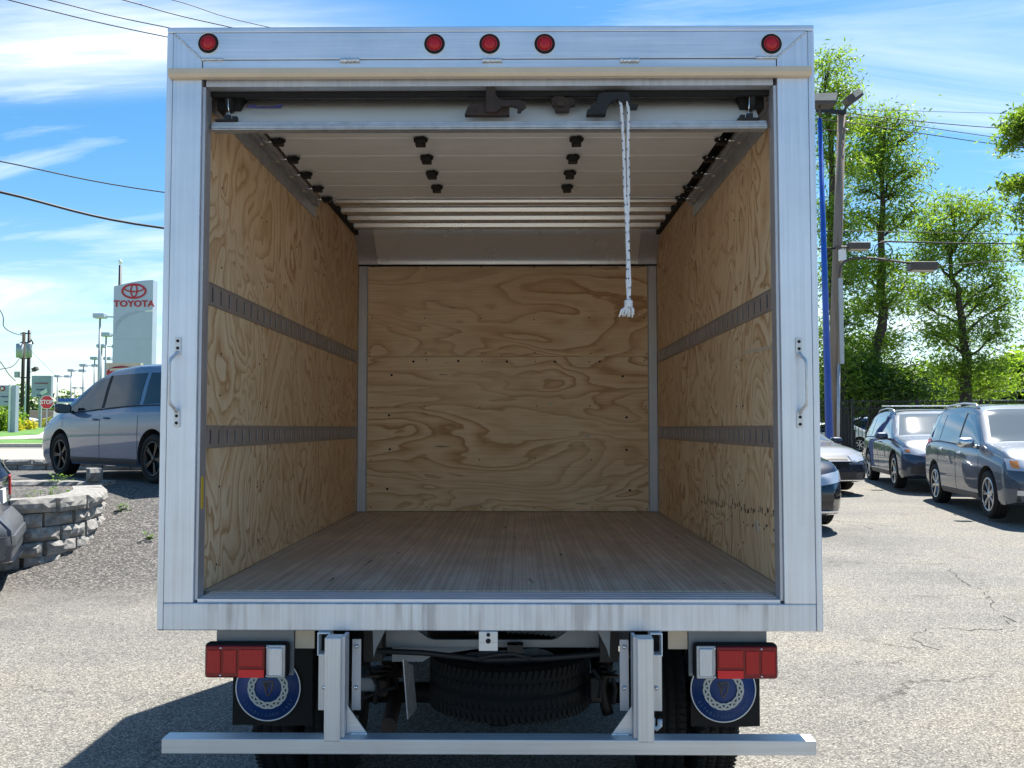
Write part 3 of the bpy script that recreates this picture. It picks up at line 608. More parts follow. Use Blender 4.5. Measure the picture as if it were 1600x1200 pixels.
# roof bows: hat sections over the bright roof skin
for k, yb_ in enumerate((5.33, 5.62, 5.86, 6.09, 6.31)):
    z = 3.045; prof = [(yb_ - .085, z + .032), (yb_ - .085, z + .028), (yb_ - .045, z + .028), (yb_ - .036, z), (yb_ + .036, z), (yb_ + .045, z + .028), (yb_ + .085, z + .028), (yb_ + .085, z + .032)]
    MB().prism(prof, WL + .03, WR - .03, 'x').build('roof_bow', M['bow'], truck, bevel=.002)
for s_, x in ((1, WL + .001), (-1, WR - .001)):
    MB().box(min(x, x + s_ * .03), max(x, x + s_ * .03), Y0 + .2, YB - .02, 3.035, 3.088).build('shadow_gap', M['dark'], truck)  # dark strip painted for the shadow gap between ceiling and wall
p = at(768, 311, 5.33); MB().box(p.x - .03, p.x + .03, 5.41, 5.50, 3.05, 3.07).build('roof_clip', M['rust'], truck)

# roll-up door: panels lying under the roof
DZ = 2.962; DL, DR = -1.128, .906
edges = [3.56, 3.80, 4.06, 4.33, 4.60, 4.87, 5.12]
for a, b in zip(edges, edges[1:]):
    mb = MB(); mb.prism([(a + .001, DZ + .022), (a + .001, DZ + .003), (a + .006, DZ), (b - .006, DZ), (b - .001, DZ + .003), (b - .001, DZ + .022)], DL, DR, 'x')
    mb.build('door_panel', M['doorwhite'], truck)
MB().box(DL, DR, 5.122, 5.165, DZ - .006, DZ + .024).build('door_top_rail', M['alu_h'], truck, bevel=.002)
# lowest section still on the bend, outer face to the street
A = Vector((0, 3.385, 2.798)); B = Vector((0, 3.545, 2.955)); nsg = 8
prof = []
for i in range(nsg + 1):
    t = i / nsg; q = A.lerp(B, t); q += Vector((0, -.010, .010)) * math.sin(math.pi * t); prof.append((q.y, q.z))
mb = MB(); vs = [(x, y, z) for x in (DL, DR) for y, z in prof] + [(x, y + .014, z - .010) for x in (DL, DR) for y, z in prof]; m_ = nsg + 1
mb.add(vs, [(i, i + 1, m_ + i + 1, m_ + i) for i in range(nsg)] + [(2 * m_ + i, 3 * m_ + i, 3 * m_ + i + 1, 2 * m_ + i + 1) for i in range(nsg)], 0, True)
mb.build('bottom_door_panel', M['white'], truck)
br_ = MB(); br_.box(DL - .03, DR + .02, 3.352, 3.398, 2.766, 2.7718); br_.box(DL - .03, DR + .02, 3.350, 3.400, 2.772, 2.782); br_.box(DL - .03, DR + .02, 3.356, 3.398, 2.7823, 2.790); br_.box(DL - .03, DR + .02, 3.362, 3.385, 2.7903, 2.800)
br_.build('door_bottom_rail', M['galv'], truck, bevel=.002)
# black seal above
MB().box(IL + .001, IR - .001, Y0 + .064, Y0 + .085, 2.897, 2.944).build('top_seal', M['rubber'], truck)
MB().box(IL + .001, IR - .001, Y0 + .126, Y0 + .30, 2.985, 2.99).build('header_liner', M['dark'], truck)
# side tracks: angle plate and C channel
for s_, x in ((1, WL), (-1, WR)):
    mb = MB(); mb.box(min(x + s_ * .001, x + s_ * .006), max(x + s_ * .001, x + s_ * .006), Y0 + .13, 5.22, 2.866, 2.945); mb.box(min(x + s_ * .0061, x + s_ * .03), max(x + s_ * .0061, x + s_ * .03), Y0 + .13, 5.22, 2.935, 2.945)
    mb.build('track_angle', M['galv'], truck, bevel=.001)
    mb = MB(); a, b = x + s_ * .008, x + s_ * .050
    mb.box(min(a, b), max(a, b), Y0 + .13, 5.18, 2.9465, 2.950); mb.box(min(a, a + s_ * .003), max(a, a + s_ * .003), Y0 + .13, 5.18, 2.9502, 2.985); mb.box(min(b, b - s_ * .003), max(b, b - s_ * .003), Y0 + .13, 5.18, 2.9502, 2.962)
    mb.build('door_track', M['alu_dull'], truck, bevel=.001)
    # cable from the bottom corner
    xx = IL + .066 if s_ > 0 else IR - .075
    cb = MB(); cb.tube([(xx + s_ * .004, 3.375, 2.81), (xx, 3.37, 2.86), (xx - s_ * .003, 3.37, 2.935)], .0022, 6); cb.tube([(xx + s_ * .005, 3.372, 2.813), (xx + s_ * .003, 3.37, 2.845)], .0055, 8)
    cb.build('lift_cable', M['chrome'], truck)
    bk = MB(); bk.box(xx - .045, xx + .035, 3.352, 3.39, 2.8003, 2.808); bk.obox((xx, 3.365, 2.816), (.022, .02, .02)); bk.obox((xx + s_ * .028, 3.365, 2.813), (.018, .02, .014)); bk.build('cable_bracket', M['black'], truck, bevel=.001)
    # dark spring/hardware block in the upper corner
    hb = MB(); cx = IL + .05 if s_ > 0 else IR - .05; hb.obox((cx, 3.47, 2.90), (.09, .10, .07)); hb.lathe([(.0001, -.01), (.035, -.01), (.04, 0), (.035, .012), (.0001, .012)], (cx + s_ * .01, 3.41, 2.89), 'x', 20); hb.build('cable_drum', M['dark'], truck, bevel=.003)
# hinges
def hinge_mesh():
    mb = MB(); z = -.004; mb.box(-.022, .022, -.02, .016, -.030, -.010)
    mb.prism([(-.030, -.012), (-.018, -.026), (0.002, -.022), (.012, -.032), (.024, -.022), (.034, -.006), (.030, .012), (.018, .018), (.004, .030), (-.012, .022), (-.032, .014)], z - .006, z, 'z')
    mb.tube([(-.030, -.002, z - .008), (.030, -.002, z - .008)], .006, 8); mb.obox((0, -.002, z - .012), (.022, .02, .012))
    for q in ((-.016, -.015), (.017, -.015), (-.014, .014), (.014, .014)): mb.lathe([(.0001, z - .010), (.0035, z - .010), (.004, z - .006)], (q[0], q[1], 0), 'z', 8, 1)
    return mb
hg = hinge_mesh().build('hinge', [M['black'], M['chrome']], truck, org=(0, 0, 0)); hg.scale = (1.0, 1.35, 1.25)
first = True
for x in (-.449, .257):
    for y in (4.06, 4.33, 4.60, 4.87):
        loc = Vector((x, y, DZ)) - Vector((TX, TY, 0))
        if first: hg.location = loc; first = False
        else: part_copy(hg, loc, truck, rot=(0, 0, .1 * random.uniform(-1, 1)))
rh = hinge_mesh(); rh.tube([(-.075, 0, -.012), (-.012, 0, -.012)], .006, 8, 1); rh.lathe([(.0001, -.088), (.012, -.088), (.020, -.084), (.020, -.070), (.010, -.066), (.0001, -.066)], (0, 0, -.008), 'x', 14, 2)
rho = rh.build('roller_hinge', [M['black'], M['chrome'], M['tan']], truck, org=(0, 0, 0)); first = True
for s_, x in ((1, -1.095), (-1, .915)):
    for y in (3.80, 4.06, 4.33, 4.60, 4.87, 5.10):
        loc = Vector((x, y, DZ - .004)) - Vector((TX, TY, 0))
        if first: rho.location = loc; first = False
        else: part_copy(rho, loc, truck, rot=(0, 0, 0 if s_ > 0 else math.pi))
# rear latch, keeper and pull bracket on the lowest section
def ppoly(pts, Y): return [(at(px, py, Y).x, at(px, py, Y).z) for px, py in pts]
lt = MB(); lt.prism(ppoly([(726, 181), (730, 170), (736, 164), (796, 164), (796, 181)], 3.35), 3.338, 3.37)
lt.prism(ppoly([(759, 171), (760, 134), (773, 134), (775, 150), (784, 158), (814, 158), (821, 161), (822, 168), (815, 174), (814, 177), (808, 177), (809, 170), (800, 167), (784, 168), (776, 176), (760, 176)], 3.33), 3.318, 3.336)
for px in (742, 768, 790): q = at(px, 173, 3.335); lt.lathe([(.0001, -.004), (.004, -.004), (.005, 0)], (q.x, 3.337, q.z), 'y', 8)
lt.build('door_latch', M['rust'], truck, bevel=.0015)
kp = MB(); kp.prism(ppoly([(862, 158), (866, 154), (880, 154), (884, 158), (898, 158), (898, 168), (890, 169), (889, 177), (868, 178), (866, 170), (862, 167)], 3.40), 3.37, 3.40); kp.obox(at(876, 163, 3.365), (.03, .02, .018)); kp.build('latch_keeper', M['rust'], truck, bevel=.0015)
pb = MB(); pb.prism(ppoly([(916, 181), (917, 174), (922, 172), (924, 166), (931, 163), (934, 151), (942, 147), (980, 146), (984, 154), (985, 165), (996, 166), (996, 170), (983, 170), (979, 160), (970, 163), (964, 157), (955, 160), (948, 170), (946, 181)], 3.35), 3.33, 3.37); pb.build('pull_bracket', M['black'], truck, bevel=.0015)
q0, q1 = at(384, 163, 3.37), at(442, 168, 3.37); MB().prism(ppoly([(384, 167.5), (389, 163), (398, 163), (401, 165.5), (428, 165.5), (431, 163), (442, 163), (438, 168.5), (400, 168.5)], 3.36), 3.364, 3.367).build('door_label', M['purple'], truck)
# marker lights on the header
ml = MB(); ml.lathe([(.0001, -.006), (.030, -.006), (.036, -.003), (.0385, .0)], (0, 0, 0), 'y', 36)
mlo = ml.build('marker_light', M['rubber'], truck, org=(0, 0, 0))
mr_ = MB(); mr_.lathe([(.0001, -.011), (.010, -.011), (.018, -.010), (.0225, -.006), (.023, -.004)], (0, 0, 0), 'y', 32); mr_.lathe([(.024, -.0065), (.026, -.0075), (.028, -.0062)], (0, 0, 0), 'y', 32, 1)
mr_.build('lens', [M['redlens'], M['redlens']], mlo, org=(0, 0, 0))
mw = MB(); mw.lathe([(.0385, .0), (.0385, -.003), (.0405, -.003), (.041, .0)], (0, 0, 0), 'y', 36); mw.build('ring', M['signwhite'], mlo, org=(0, 0, 0))
for k, (px, py) in enumerate(((326, 68), (679, 69), (765, 69), (851, 69), (1205, 69))):
    p = at(px, py, Y0); loc = Vector((p.x, Y0 - .001, p.z)) - Vector((TX, TY, 0))
    if k == 0: mlo.location = loc
    else: part_copy(mlo, loc, truck)
# grab handles
def grab(px, yt, yb, sg):
    t = at(px, yt, Y0); b = at(px, yb, Y0); cx = t.x; mb = MB()
    for z, s2 in ((t.z, -1), (b.z, 1)):
        mb.box(cx - .011, cx + .011, Y0 - .007, Y0 - .001, min(z, z + s2 * .062), max(z, z + s2 * .062))
    path = [(cx, Y0 - .007, t.z - .055), (cx + .002 * sg, Y0 - .020, t.z - .066), (cx + .010 * sg, Y0 - .044, t.z - .082), (cx + .012 * sg, Y0 - .050, t.z - .10), (cx + .012 * sg, Y0 - .050, b.z + .10), (cx + .010 * sg, Y0 - .044, b.z + .082), (cx + .002 * sg, Y0 - .020, b.z + .066), (cx, Y0 - .007, b.z + .055)]
    mb.tube(path, [.007, .007, .006, .005, .005, .006, .007, .007], 10)
    o = mb.build('grab_handle', M['bumper'], truck, bevel=.001)
    bb = MB()
    for z in (t.z - .014, t.z - .040, b.z + .014, b.z + .040): bb.lathe([(.0001, -.004), (.004, -.004), (.0055, -.002), (.006, 0)], (cx, Y0 - .0072, z), 'y', 12)
    stuff(bb.build('bolt_heads', M['dark'], o))
grab(279, 527, 667, -1); grab(1247.5, 528, 669, 1)

# ---- underneath
# tail lights
def tail(xi, sg):   # xi = inboard edge, sg = direction outwards
    z0, z1 = .742, .867; w = .302; y = 3.33
    def bx(mb, u0, u1, za, zb, ya, yb, mi=0): a, b = xi + sg * u0 * w, xi + sg * u1 * w; mb.box(min(a, b), max(a, b), ya, yb, za, zb, mi)
    hs = MB(); bx(hs, 0, 1, z0, z1, y, y + .05); o = hs.build('tail_light', M['rubber'], truck, bevel=.012)
    fr = MB(); bx(fr, .02, .25, z0 + .004, z1 - .004, y - .006, y + .001); fr.build('reversing_bezel', M['galv'], o, bevel=.006)
    wl = MB(); bx(wl, .05, .215, z0 + .012, z1 - .012, y - .013, y - .005); wl.build('reversing_lens', M['clearlens'], o, bevel=.005)
    rl = MB(); bx(rl, .262, .975, z0 + .006, z1 - .006, y - .010, y + .0); rl.build('red_lens', M['reddark'], o, bevel=.006)
    for (u0, u1, za, zb) in ((.28, .57, z0 + .045, z1 - .018), (.60, .76, z0 + .022, z1 - .020), (.79, .95, z0 + .022, z1 - .020)):
        q = MB(); bx(q, u0, u1, za, zb, y - .014, y - .0095); q.build('lens_section', M['redlens'], o, bevel=.003)
    rf = MB(); bx(rf, .265, .57, z0 + .007, z0 + .036, y - .016, y - .0095); rf.build('reflector', M['redbright'], o, bevel=.001)
    sc_ = MB()
    for u, z in ((.79, z1 - .014), (.79, z0 + .014), (.235, z0 + .012), (.235, z1 - .012)): sc_.lathe([(.0001, -.003), (.003, -.003), (.004, 0)], (xi + sg * u * w, y - .0105, z), 'y', 8)
    stuff(sc_.build('lens_screws', M['chrome'], o))
    # bracket plate behind
    a, b = xi - sg * .012, xi + sg * .275
    MB().box(min(a, b), max(a, b), y + .052, y + .058, z0 - .002, ZB - .001).build('light_bracket', M['under'], truck, bevel=.002)
    a, b = xi - sg * .085, xi - sg * .014
    MB().box(min(a, b), max(a, b), y + .06, y + .066, .836, ZB - .001).build('bracket_plate', M['tan'], truck)
tail(at(449, 1000, 3.33).x, -1); tail(at(1085, 1000, 3.33).x, 1)
# step bumper
bz0, bz1 = .519, .570
MB().box(-1.244, 1.024, 3.20, 3.272, bz0, bz1).build('step_bumper', M['bumper'], truck, bevel=.003)
for sg, x0, x1 in ((-1, -.680, -.623), (1, .408, .465)):
    pb = MB(); pb.box(x0, x1, 3.1985, 3.2595, bz1 - .008, ZB - .002); pb.build('bumper_upright', M['bumper_v'], truck, bevel=.004)
    xin, xout = (x1, x0) if sg < 0 else (x0, x1)
    MB().box(min(xin, xin - sg * .012), max(xin, xin - sg * .012), 3.215, 3.29, bz1 + .001, ZB - .002).build('upright_flange', M['alu_dull'], truck)
    g = MB(); g.prism([(xin - sg * .0125, bz1 + .001), (xin - sg * .085, bz1 + .001), (xin - sg * .0125, .67)], 3.255, 3.263); g.build('gusset', M['bumper'], truck, bevel=.001)
    bead((xin - sg * .085, 3.254, bz1 + .002), (xin - sg * .02, 3.254, bz1 + .002), .0045)
    # bracket plate outboard of the post, with the square tube end on top
    a, b = xout, xout + sg * .05; lo, hi = min(a, b), max(a, b)
    MB().box(lo + (.001 if sg > 0 else -.002), hi, 3.345, 3.352, .625, ZB - .002).build('mounting_plate', M['bumper_v'], truck, bevel=.001)
    st = MB(); zt0, zt1 = .836, .916; lo2, hi2 = (lo + .001, hi - .006) if sg > 0 else (lo + .006, hi - .001)
    for q in ((lo2, lo2 + .004, zt0, zt1), (hi2 - .004, hi2, zt0, zt1), (lo2 + .004, hi2 - .004, zt0, zt0 + .004), (lo2 + .004, hi2 - .004, zt1 - .004, zt1)): st.box(q[0], q[1], 3.285, 3.343, q[2], q[3])
    st.build('tube_end', M['signwhite'], truck)
    MB().box(lo2 + .0045, hi2 - .0045, 3.338, 3.342, zt0 + .0045, zt1 - .0045).build('tube_end_shade', M['dark'], truck)  # dark plug painted as the shade inside the hollow tube
    # inner flange plate
    a, b = xin - sg * .013, xin - sg * .045; lo3, hi3 = min(a, b), max(a, b)
    MB().box(lo3, hi3, 3.346, 3.353, .625, .88).build('mounting_plate', M['alu_dull'], truck, bevel=.001)
    bt = MB()
    for (x, z) in (((lo + hi) / 2 + sg * .004, .708), ((lo3 + hi3) / 2, .708), ((lo3 + hi3) / 2, .855)):
        bt.lathe([(.0001, -.010), (.006, -.010), (.007, -.004)], (x, 3.345, z), 'y', 6); bt.lathe([(.009, -.004), (.0095, -.001), (.0095, 0)], (x, 3.345, z), 'y', 14)
    stuff(bt.build('bolts', M['chrome'], truck))
# centre plate
p = at(763, 998, 3.30); mb = MB(); mb.box(p.x - .034, p.x + .034, 3.296, 3.302, ZB - .070, ZB - .001); mb.build('centre_plate', M['bumper'], truck, bevel=.002)
bt = MB()
for z, r in ((ZB - .012, .007), (ZB - .034, .009)): bt.lathe([(.0001, -.006), (r * .5, -.006), (r * .6, -.002), (r, -.002), (r, 0)], (p.x, 3.295, z), 'y', 14)
stuff(bt.build('centre_bolts', M['dark'], truck))
# chassis
for x in (-.56, .34):
    MB().box(x - .035, x + .035, 3.50, 9.6, .76, .91).build('chassis_rail', M['black'], truck)
for y in (3.42, 3.95, 4.5, 5.1, 5.7, 6.3): MB().box(X0 + .05, X1 - .05, y, y + .05, .925, .985).build('floor_crossmember', M['dark'], truck)
MB().box(X0 + .03, X1 - .03, Y0 + .17, YB + .05, .988, .995).build('underfloor', M['dark'], truck)
# pressed rear crossmember (pale grey) with wavy edges
cmx = []
for i in range(41):
    t = i / 40; x = -.52 + .83 * t; c = abs(t - .5) * 2; top = .885 - .055 * (1 - sst((c - .55) / .25)); bot = .80 - .0 * c; cmx.append((x, top, bot))
poly = [(x, t_) for x, t_, b_ in cmx] + [(x, b_) for x, t_, b_ in cmx[::-1]]
MB().prism(poly, 3.56, 3.58).build('rear_crossmember', M['under'], truck, bevel=.002)
MB().prism([(-.50, .790), (-.50, .735), (-.38, .735), (-.34, .76), (-.10, .795), (.18, .795)], 3.60, 3.61).build('floor_pan', M['under'], truck)
for s_, x in ((1, -.545), (-1, .335)): MB().prism([(x, .915), (x + s_ * .055, .915), (x + s_ * .012, .83), (x + s_ * .004, .80)], 3.40, 3.41).build('stiffener', M['under'], truck)
mb = MB(); mb.tube([at(590, 1017, 3.5), at(660, 1020, 3.52), at(760, 1031, 3.5), at(860, 1028, 3.5), at(935, 1022, 3.52), at(1000, 1024, 3.5)], .011, 8); mb.tube([at(745, 1030, 3.48), at(775, 1023, 3.48), at(800, 1021, 3.48), at(830, 1028, 3.48)], .009, 8); mb.build('wiring_loom', M['cable'], truck)
mb = MB(); mb.obox(at(805, 1012, 3.50), (.06, .05, .03)); mb.tube([at(812, 1003, 3.49), at(812, 1016, 3.49), at(802, 1020, 3.49)], .006, 8); mb.build('tyre_winch', M['black'], truck)
# heat shield and exhaust
mb = MB(); a_, b_, c_, d_ = at(629, 1030, 3.55), at(644, 1040, 3.72), at(650, 1108, 3.72), at(636, 1124, 3.55); th = Vector((.004, 0, 0))
mb.add([a_, b_, c_, d_, a_ + th, b_ + th, c_ + th, d_ + th], [(0, 1, 2, 3), (7, 6, 5, 4), (0, 4, 5, 1), (1, 5, 6, 2), (2, 6, 7, 3), (3, 7, 4, 0)]); mb.build('heat_shield', M['galv'], truck)
MB().tube([at(612, 1060, 4.6), at(616, 1100, 4.2), at(607, 1135, 3.85)], .034, 14).build('exhaust_pipe', M['rust'], truck)
for pts, r in (([(575, 1045), (590, 1070), (586, 1100)], .009), ([(925, 1045), (940, 1065), (936, 1090)], .008), ([(950, 1040), (962, 1075), (958, 1100)], .009), ([(560, 1095), (600, 1078), (618, 1074)], .008)):
    MB().tube(resample([at(x, y, 3.85) for x, y in pts], 8), r, 8).build('brake_hose', M['rubber'], truck)
MB().obox(at(930, 1075, 3.95), (.05, .08, .11)).build('spring_hanger', M['black'], truck, bevel=.01); MB().obox(at(598, 1072, 3.95), (.05, .08, .07)).build('spring_hanger', M['rust'], truck, bevel=.01)
MB().obox(at(575, 1060, 4.0), (.10, .2, .06)).build('silencer_bracket', M['under'], truck, bevel=.01)
for px, sgn in ((560, 1), (950, -1)):
    MB().tube(resample([at(px, 1030, 4.3), at(px + sgn * 10, 1075, 4.3), at(px, 1115, 4.3)], 8), .028, 10).build('shock_absorber', M['black'], truck)
# rear axle, leaf springs
AX, AY, AR = -.11, 4.48, .365
mb = MB(); mb.tube([(AX - .95, AY, AR), (AX + .95, AY, AR)], .05, 12); mb.lathe([(.0001, -.14), (.09, -.12), (.155, -.03), (.155, .05), (.08, .14), (.0001, .15)], (AX, AY, AR), 'x', 24); mb.build('rear_axle', M['black'], truck)
for x in (-.60, .38):
    mb = MB()
    for k in range(4): L_ = .72 - k * .14; mb.prism([(AY - L_, .60 + .03 * (1 - k * .5)), (AY, .47 - k * .012), (AY + L_, .60 + .03 * (1 - k * .5)), (AY + L_, .608 + .03 * (1 - k * .5)), (AY, .479 - k * .012), (AY - L_, .608 + .03 * (1 - k * .5))], x - .03, x + .03, 'x')
    mb.build('leaf_spring', M['rust'], truck)
# tyres
def tyre_prof(r, w, rim):
    h = w / 2; p = [(rim, -h * .72), (rim + .02, -h * .86), ((r + rim) / 2, -h), (r - .045, -h * .97), (r - .018, -h * .88), (r - .004, -h * .70)]
    g = [(-.45, -.38), (-.05, .05), (.38, .45)]
    for a, b in g: p += [(r, h * a - .0001), (r - .009, h * a + .002), (r - .009, h * b - .002), (r, h * b)]
    p += [(r - .004, h * .70), (r - .018, h * .88), (r - .045, h * .97), ((r + rim) / 2, h), (rim + .02, h * .86), (rim, h * .72)]
    return p
def truck_wheel(x, y, r=.365, w=.20, face=1):
    mb = MB(); mb.lathe(tyre_prof(r, w, .205), (x, y, r), 'x', 56); o = mb.build('rear_wheel', M['tyre'], truck)
    rm = MB(); rm.lathe([(.205, -.07), (.195, -.06), (.19, .0), (.195, .06), (.205, .07)], (x, y, r), 'x', 36); rm.lathe([(.19, face * -.02), (.15, face * .01), (.09, face * .045), (.05, face * .05), (.0001, face * .05)], (x, y, r), 'x', 36); rm.build('rim', M['galv'], o)
    tr = MB()
    for k in range(72):
        a = 2 * math.pi * k / 72; R = Matrix.Rotation(a, 3, 'X'); 
        for u in (-.36, -.13, .13, .36): tr.obox(Vector((x + u * w, y, r)) + R @ Vector((0, 0, r + .0015)), (.028, .013, .007), R @ Matrix.Rotation(.35 if u < 0 else -.35, 3, 'Z'))
    stuff(tr.build('tread_blocks', M['tyre'], o))
for s_ in (-1, 1): truck_wheel(AX + s_ * 1.00, AY, face=-s_ * .6 + 0); truck_wheel(AX + s_ * .765, AY, face=s_)
for s_ in (-1, 1): truck_wheel(AX + s_ * .86, 8.55, face=s_)
# mud flaps with their round emblem
def emblem(cx, cz, y, flap, r=.138):
    d = MB(); d.lathe([(.0001, 0), (r * .975, 0), (r * .975, .002)], (cx, y - .003, cz), 'y', 64); e = d.build('emblem', M['emblem_blue'], flap)
    w = MB(); w.lathe([(r * .965, 0), (r * .965, -.001), (r, -.001), (r, 0)], (cx, y - .003, cz), 'y', 72); w.build('emblem_rim', M['signwhite'], e)
    kn = MB(); R = r * .52; a_ = r * .088; n = 288
    bk_ = MB(); bk_.lathe([(R - a_ * 1.25, 0), (R - a_ * 1.25, -.0008), (R + a_ * 1.25, -.0008), (R + a_ * 1.25, 0)], (cx, y - .0052, cz), 'y', 72); bk_.build('knot_ground', M['plastic'], e)
    for q in range(3):
        ph = q * 2 * math.pi / 3; L = []
        for i in range(n):
            f = 2 * math.pi * i / n; s_ = math.sin(5 * f + ph); rr = R + a_ * (s_ + .12 * math.sin(3 * (5 * f + ph))); L.append(Vector((cx + rr * math.cos(f), y - .0075 - .0010 * math.cos(2 * (5 * f + ph)), cz + rr * math.sin(f))))
        vs = []; hw = r * .029
        for i in range(n):
            t_ = (L[(i + 1) % n] - L[i - 1]); t_.y = 0; t_.normalize(); nn = Vector((-t_.z, 0, t_.x)); vs += [L[i] - nn * hw, L[i] + nn * hw]
        kn.add(vs, [(2 * i, 2 * i + 1, (2 * i + 3) % (2 * n), (2 * i + 2) % (2 * n)) for i in range(n)], 0)
    kn.build('knotwork_ring', M['emblem_white'], e, recalc=False)
    hp = MB(); s = r * .24
    P = [(-.62, .9), (-.2, .72), (.25, .95), (.62, .80), (.60, .45), (.48, -.2), (.05, -1.0), (-.15, -.9), (-.62, .9)]
    hp.tube([(cx + a * s, y - .004, cz + b * s) for a, b in P], r * .022, 6)
    for q in range(6): f = q / 6; a0 = (-.45 + .95 * f, .80 - .05 * f); b0 = (-.35 + .62 * f, .55 - 1.05 * (1 - f) ** .5 + .2 * f); hp.tube([(cx + a0[0] * s, y - .0038, cz + a0[1] * s), (cx + b0[0] * s, y - .0038, cz + b0[1] * s)], r * .008, 4)
    hp.build('harp', M['emblem_gold'], e)
    tx = MB(); word = 'ESTABLISHED 1957'
    for i, ch in enumerate(word):
        if ch == ' ': continue
        f = math.radians(-90 - 62 + 124 * i / (len(word) - 1)); rr = r * .82; c0 = Vector((cx + rr * math.cos(f), 0, cz + rr * math.sin(f))); rot = f + math.pi / 2
        text_into(tx, ch, lambda a, b, c, c0=c0, rot=rot: (c0.x + a * math.cos(rot) - b * math.sin(rot), y - .0045 - c, c0.z + a * math.sin(rot) + b * math.cos(rot)), r * .14, .0004)
    tx.build('emblem_lettering', M['emblem_pale'], e)
for s_, (ax, bx_), ec in ((-1, (363, 487), (419, 1075)), (1, (1080, 1188), (1130, 1077))):
    Yf = 3.9; p0 = at(ax, 1134, Yf); p1 = at(bx_, 1134, Yf)
    fl = MB(); nx_, nz_ = 8, 10; vs = []
    for j in range(nz_ + 1):
        for i in range(nx_ + 1):
            x = p0.x + (p1.x - p0.x) * i / nx_; z = .392 + (.90 - .392) * j / nz_; vs.append((x, Yf + .006 * math.sin(i * .9) * (1 - j / nz_), z))
    m_ = nx_ + 1; fs = [(j * m_ + i, j * m_ + i + 1, (j + 1) * m_ + i + 1, (j + 1) * m_ + i) for j in range(nz_) for i in range(nx_)]
    fl.add(vs, fs, 0, True); fl.add([(a, b + .008, c) for a, b, c in vs], [f[::-1] for f in fs], 0, True)
    flo = fl.build('mud_flap', M['rubber'], truck, recalc=False)
    c = at(ec[0], ec[1], Yf - .01); emblem(c.x, c.z, Yf - .008, flo)
# tow hook
mb = MB(); mb.tube([at(1020, 1122, 3.36), at(1020, 1136, 3.36), at(1026, 1139, 3.36), at(1031, 1134, 3.36), at(1031, 1124, 3.36)], .009, 8); mb.build('hook', M['signwhite'], truck)
# spare tyre slung under the frame
SX, SY, SZ = at(797, 1072, 4.2).x, 4.12, .545
sp = MB(); sp.lathe(tyre_prof(.355, .235, .205), (SX, SY, SZ), 'z', 64); spo = sp.build('spare_tyre', M['tyre'], truck)
tr = MB()
for k in range(80):
    a = 2 * math.pi * k / 80; R = Matrix.Rotation(a, 3, 'Z')
    for u in (-.37, -.14, .14, .37): tr.obox(Vector((SX, SY, SZ + u * .235)) + R @ Vector((.3538, 0, 0)), (.005, .018, .040), R @ Matrix.Rotation(.3 if u < 0 else -.3, 3, 'X'))
stuff(tr.build('tread_blocks', M['tyre'], spo))
rm = MB(); rm.lathe([(.205, -.08), (.19, .0), (.205, .08)], (SX, SY, SZ), 'z', 36); rm.lathe([(.19, -.05), (.08, .02), (.0001, .02)], (SX, SY, SZ), 'z', 36); rm.build('rim', M['galv'], spo)
# unseen tank, box and guards added round the frame to block light underneath
MB().box(X0 + .14, -.66, 5.25, 6.75, .34, .88).build('light_block_box', M['black'], truck, bevel=.02)
mb = MB(); mb.lathe([(.0001, -.70), (.24, -.69), (.27, -.64), (.27, .64), (.24, .69), (.0001, .70)], (.70, 6.0, .62), 'y', 28); mb.build('light_block_tank', M['under'], truck)
MB().box(-.50, .28, 6.9, 7.9, .30, .74).build('gearbox', M['dark'], truck, bevel=.06)
MB().tube([(AX, AY + .1, .40), (AX, 6.95, .52)], .045, 12).build('drive_shaft', M['black'], truck)
MB().box(-.50, -.22, 4.9, 6.2, .42, .62).build('silencer', M['rust'], truck, bevel=.06)
for a_, b_ in ((X0 + .05, -.68), (.46, X1 - .05)): MB().box(a_, b_, AY - .55, AY + .55, .80, .812).build('light_block_guard', M['dark'], truck)
# simple cab in front of the box
cabp = [(6.9, .55), (6.85, .95), (6.86, 2.02), (7.0, 2.16), (7.55, 2.17), (8.05, 1.52), (9.05, 1.36), (9.35, 1.15), (9.42, .60), (9.30, .38), (7.2, .38)]
cabo = MB().prism(cabp, AX - .93, AX + .93, 'x').build('cab', M['paint_white'], truck, bevel=.05)
for sx in (AX - .933, AX + .931): MB().prism([(7.05, 1.5), (7.05, 2.0), (7.5, 2.02), (7.9, 1.52)], sx, sx + .002, 'x').build('side_window', M['glass'], cabo)
mb = MB(); mb.add([(AX - .8, 8.00, 1.62), (AX + .8, 8.00, 1.62), (AX + .74, 7.60, 2.13), (AX - .74, 7.60, 2.13)], [(0, 1, 2, 3)]); mb.build('windscreen', M['glass'], cabo)

